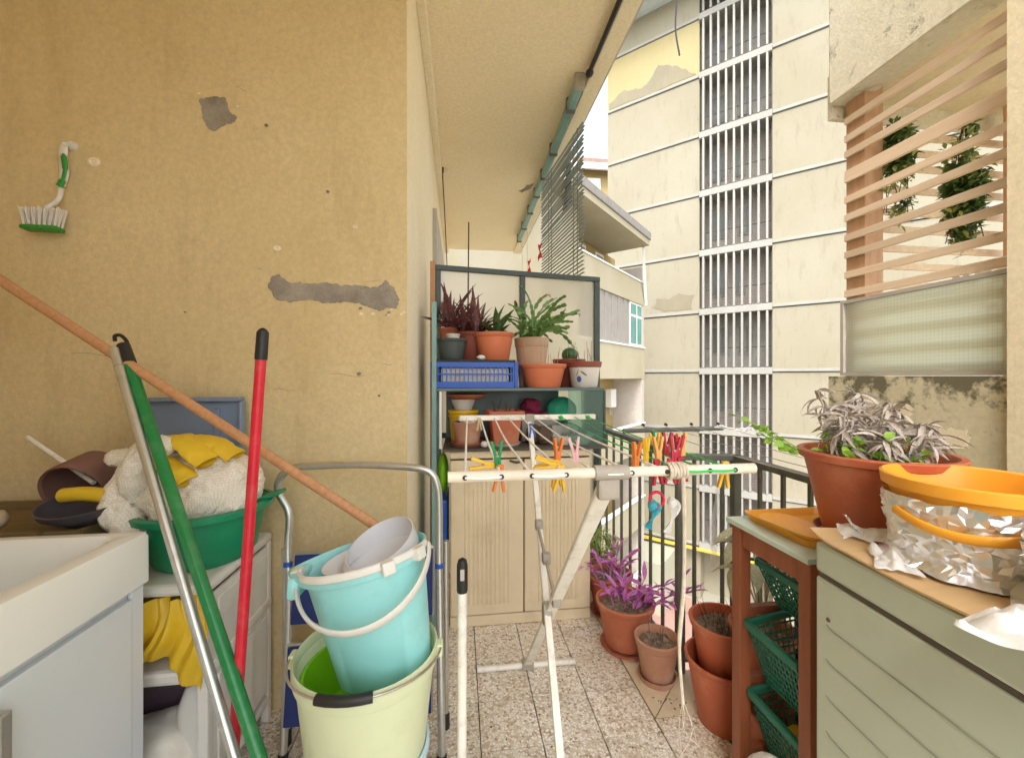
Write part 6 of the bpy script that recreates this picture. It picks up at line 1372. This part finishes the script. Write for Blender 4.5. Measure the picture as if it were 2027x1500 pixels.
ft = thing('foil_pan', 'low pan wrapped in foil beside the orange bucket', 'pan', (*fc, BZ))
fin(foilwrap(fc, BZ+0.001, BZ+0.105, 0.075, 0.085, 9), 'foil', 'foil', ft, ang=14)
q = B(); lathe(q, [(0, 0), (0.07, 0), (0.083, 0.10), (0.08, 0.10), (0.068, 0.006), (0, 0.006)], (*fc, BZ), 40); fin(q, 'body', 'aluminium', ft)
q = B(); lathe(q, [(0.088+0.006*math.cos(j*math.pi/4), 0.11+0.006*math.sin(j*math.pi/4)) for j in range(9)], (*fc, BZ), 48); fin(q, 'rolled_edge', 'foil', ft)
crumple('plastic_sheet', mw(0.075, -0.40, MH+0.012), 0.12, 0.11, 0.10, 21, 'film_white', 'wrinkled white plastic sheet at the edge of the washing machine', 'sheet', 40, 0.3)
# trays on the stand
def dish(label, c, hx, hy, r, h, rz, m, name='plant_tray'):
    q = B(); loft(q, [rrect(0, 0, hx-0.012, hy-0.012, r, 0), rrect(0, 0, hx-0.003, hy-0.003, r, h*0.8), rrect(0, 0, hx, hy, r, h), rrect(0, 0, hx-0.004, hy-0.004, r, h), rrect(0, 0, hx-0.010, hy-0.010, r, h*0.7), rrect(0, 0, hx-0.018, hy-0.018, r, 0.004)])
    q.transform(Matrix.Translation(c) @ Matrix.Rotation(rz, 4, 'Z')); return fin(q, name, m, None, label=label, cat='tray')
dish('orange rectangular tray on the stand under the big pot', (0.985, 1.045, SZT+0.0005), 0.13, 0.125, 0.02, 0.022, 0.0, 'orange_plastic')
dish('flat orange oval lid leaning on the rectangular tray', (0.893, 1.0, SZT+0.024), 0.055, 0.10, 0.05, 0.012, 0.12, 'orange_plastic', 'serving_tray')
# big pot with dead plant
PC = (1.02, 0.905); PZ = 0.852
q = B(); lathe(q, [(0, 0), (0.105, 0), (0.125, 0.022), (0.121, 0.022), (0.10, 0.005), (0, 0.005)], (*PC, PZ-0.006), 44); fin(q, 'saucer', 'brown_pot', None, label='brown saucer under the big pot of withered plants', cat='saucer')
bp = pot('potted_plant', 'big terracotta plastic pot of withered grey stems and green shoots', (*PC, PZ), 0.150, 0.104, 0.215, 'plastic_terra', 0.022, 0.011, fill=0.9, cat='potted plant', n=72)
r = random.Random(77); PZT = PZ+0.195
DM = [unit_leaf('leaf_dead', 0.16, dd, 0.5) for dd in (1.4, 2.4, 3.4, 0.7)]
for (ox, oy, hz, n_) in ((-0.115, 0.03, 0.17, 26), (-0.10, -0.02, 0.11, 28), (-0.06, 0.02, 0.13, 34), (-0.02, -0.03, 0.10, 34), (0.01, 0.05, 0.16, 34), (0.04, 0.0, 0.14, 34), (0.07, -0.04, 0.09, 30), (0.10, 0.03, 0.11, 28), (0.03, -0.08, 0.07, 24), (-0.05, -0.07, 0.06, 20)):
    p0 = Vector((PC[0]+ox*0.75, PC[1]+oy*0.7, PZT-0.005)); p1 = Vector((PC[0]+ox*1.1, PC[1]+oy*1.1, PZT+hz))
    q = B(); pts = smooth_path([p0, p0.lerp(p1, 0.5)+Vector((r.uniform(-.01, .01), r.uniform(-.01, .01), 0)), p1], 4); tube(q, pts, 0.0025, 5); st0 = fin(q, 'withered_stem', 'leaf_dead', bp)
    for k in range(int(n_*1.8)): d = sphere_dir(r, -40, 45); i = r.randint(3, len(pts)-1); inst(r.choice(DM), 'withered_leaf', st0, aim(pts[i]+Vector((r.uniform(-.012, .012), r.uniform(-.012, .012), 0)), d, r.uniform(0.035, 0.075), r.uniform(-1, 1)))
GL = unit_leaf('leaf_bright', 0.75, 0.5, 0.25)
for k in range(30):
    a = r.uniform(0, 6.28); rr_ = 0.12*math.sqrt(r.random()); p0 = Vector((PC[0]+rr_*math.cos(a)-0.025, PC[1]+rr_*math.sin(a)-0.02, PZT-0.004)); p1 = p0+Vector((r.uniform(-.03, .02), r.uniform(-.03, .02), r.uniform(0.02, 0.075)))
    if k < 7: p0 = Vector((PC[0]-0.11+r.uniform(-.02, .02), PC[1]+0.06+r.uniform(-.02, .02), PZT)); p1 = p0+Vector((-0.05-0.012*k, 0.05+0.012*k, 0.02+0.012*k))
    q = B(); tube(q, [p0, p0.lerp(p1, 0.6)+Vector((0, 0, 0.008)), p1], 0.001, 4); s0 = fin(q, 'shoot', 'leaf_bright', bp)
    for j in range(4): inst(GL, 'leaf', s0, aim(p1-(p1-p0)*0.15*j, sphere_dir(r, -20, 50), r.uniform(0.018, 0.03), r.uniform(-1, 1)))
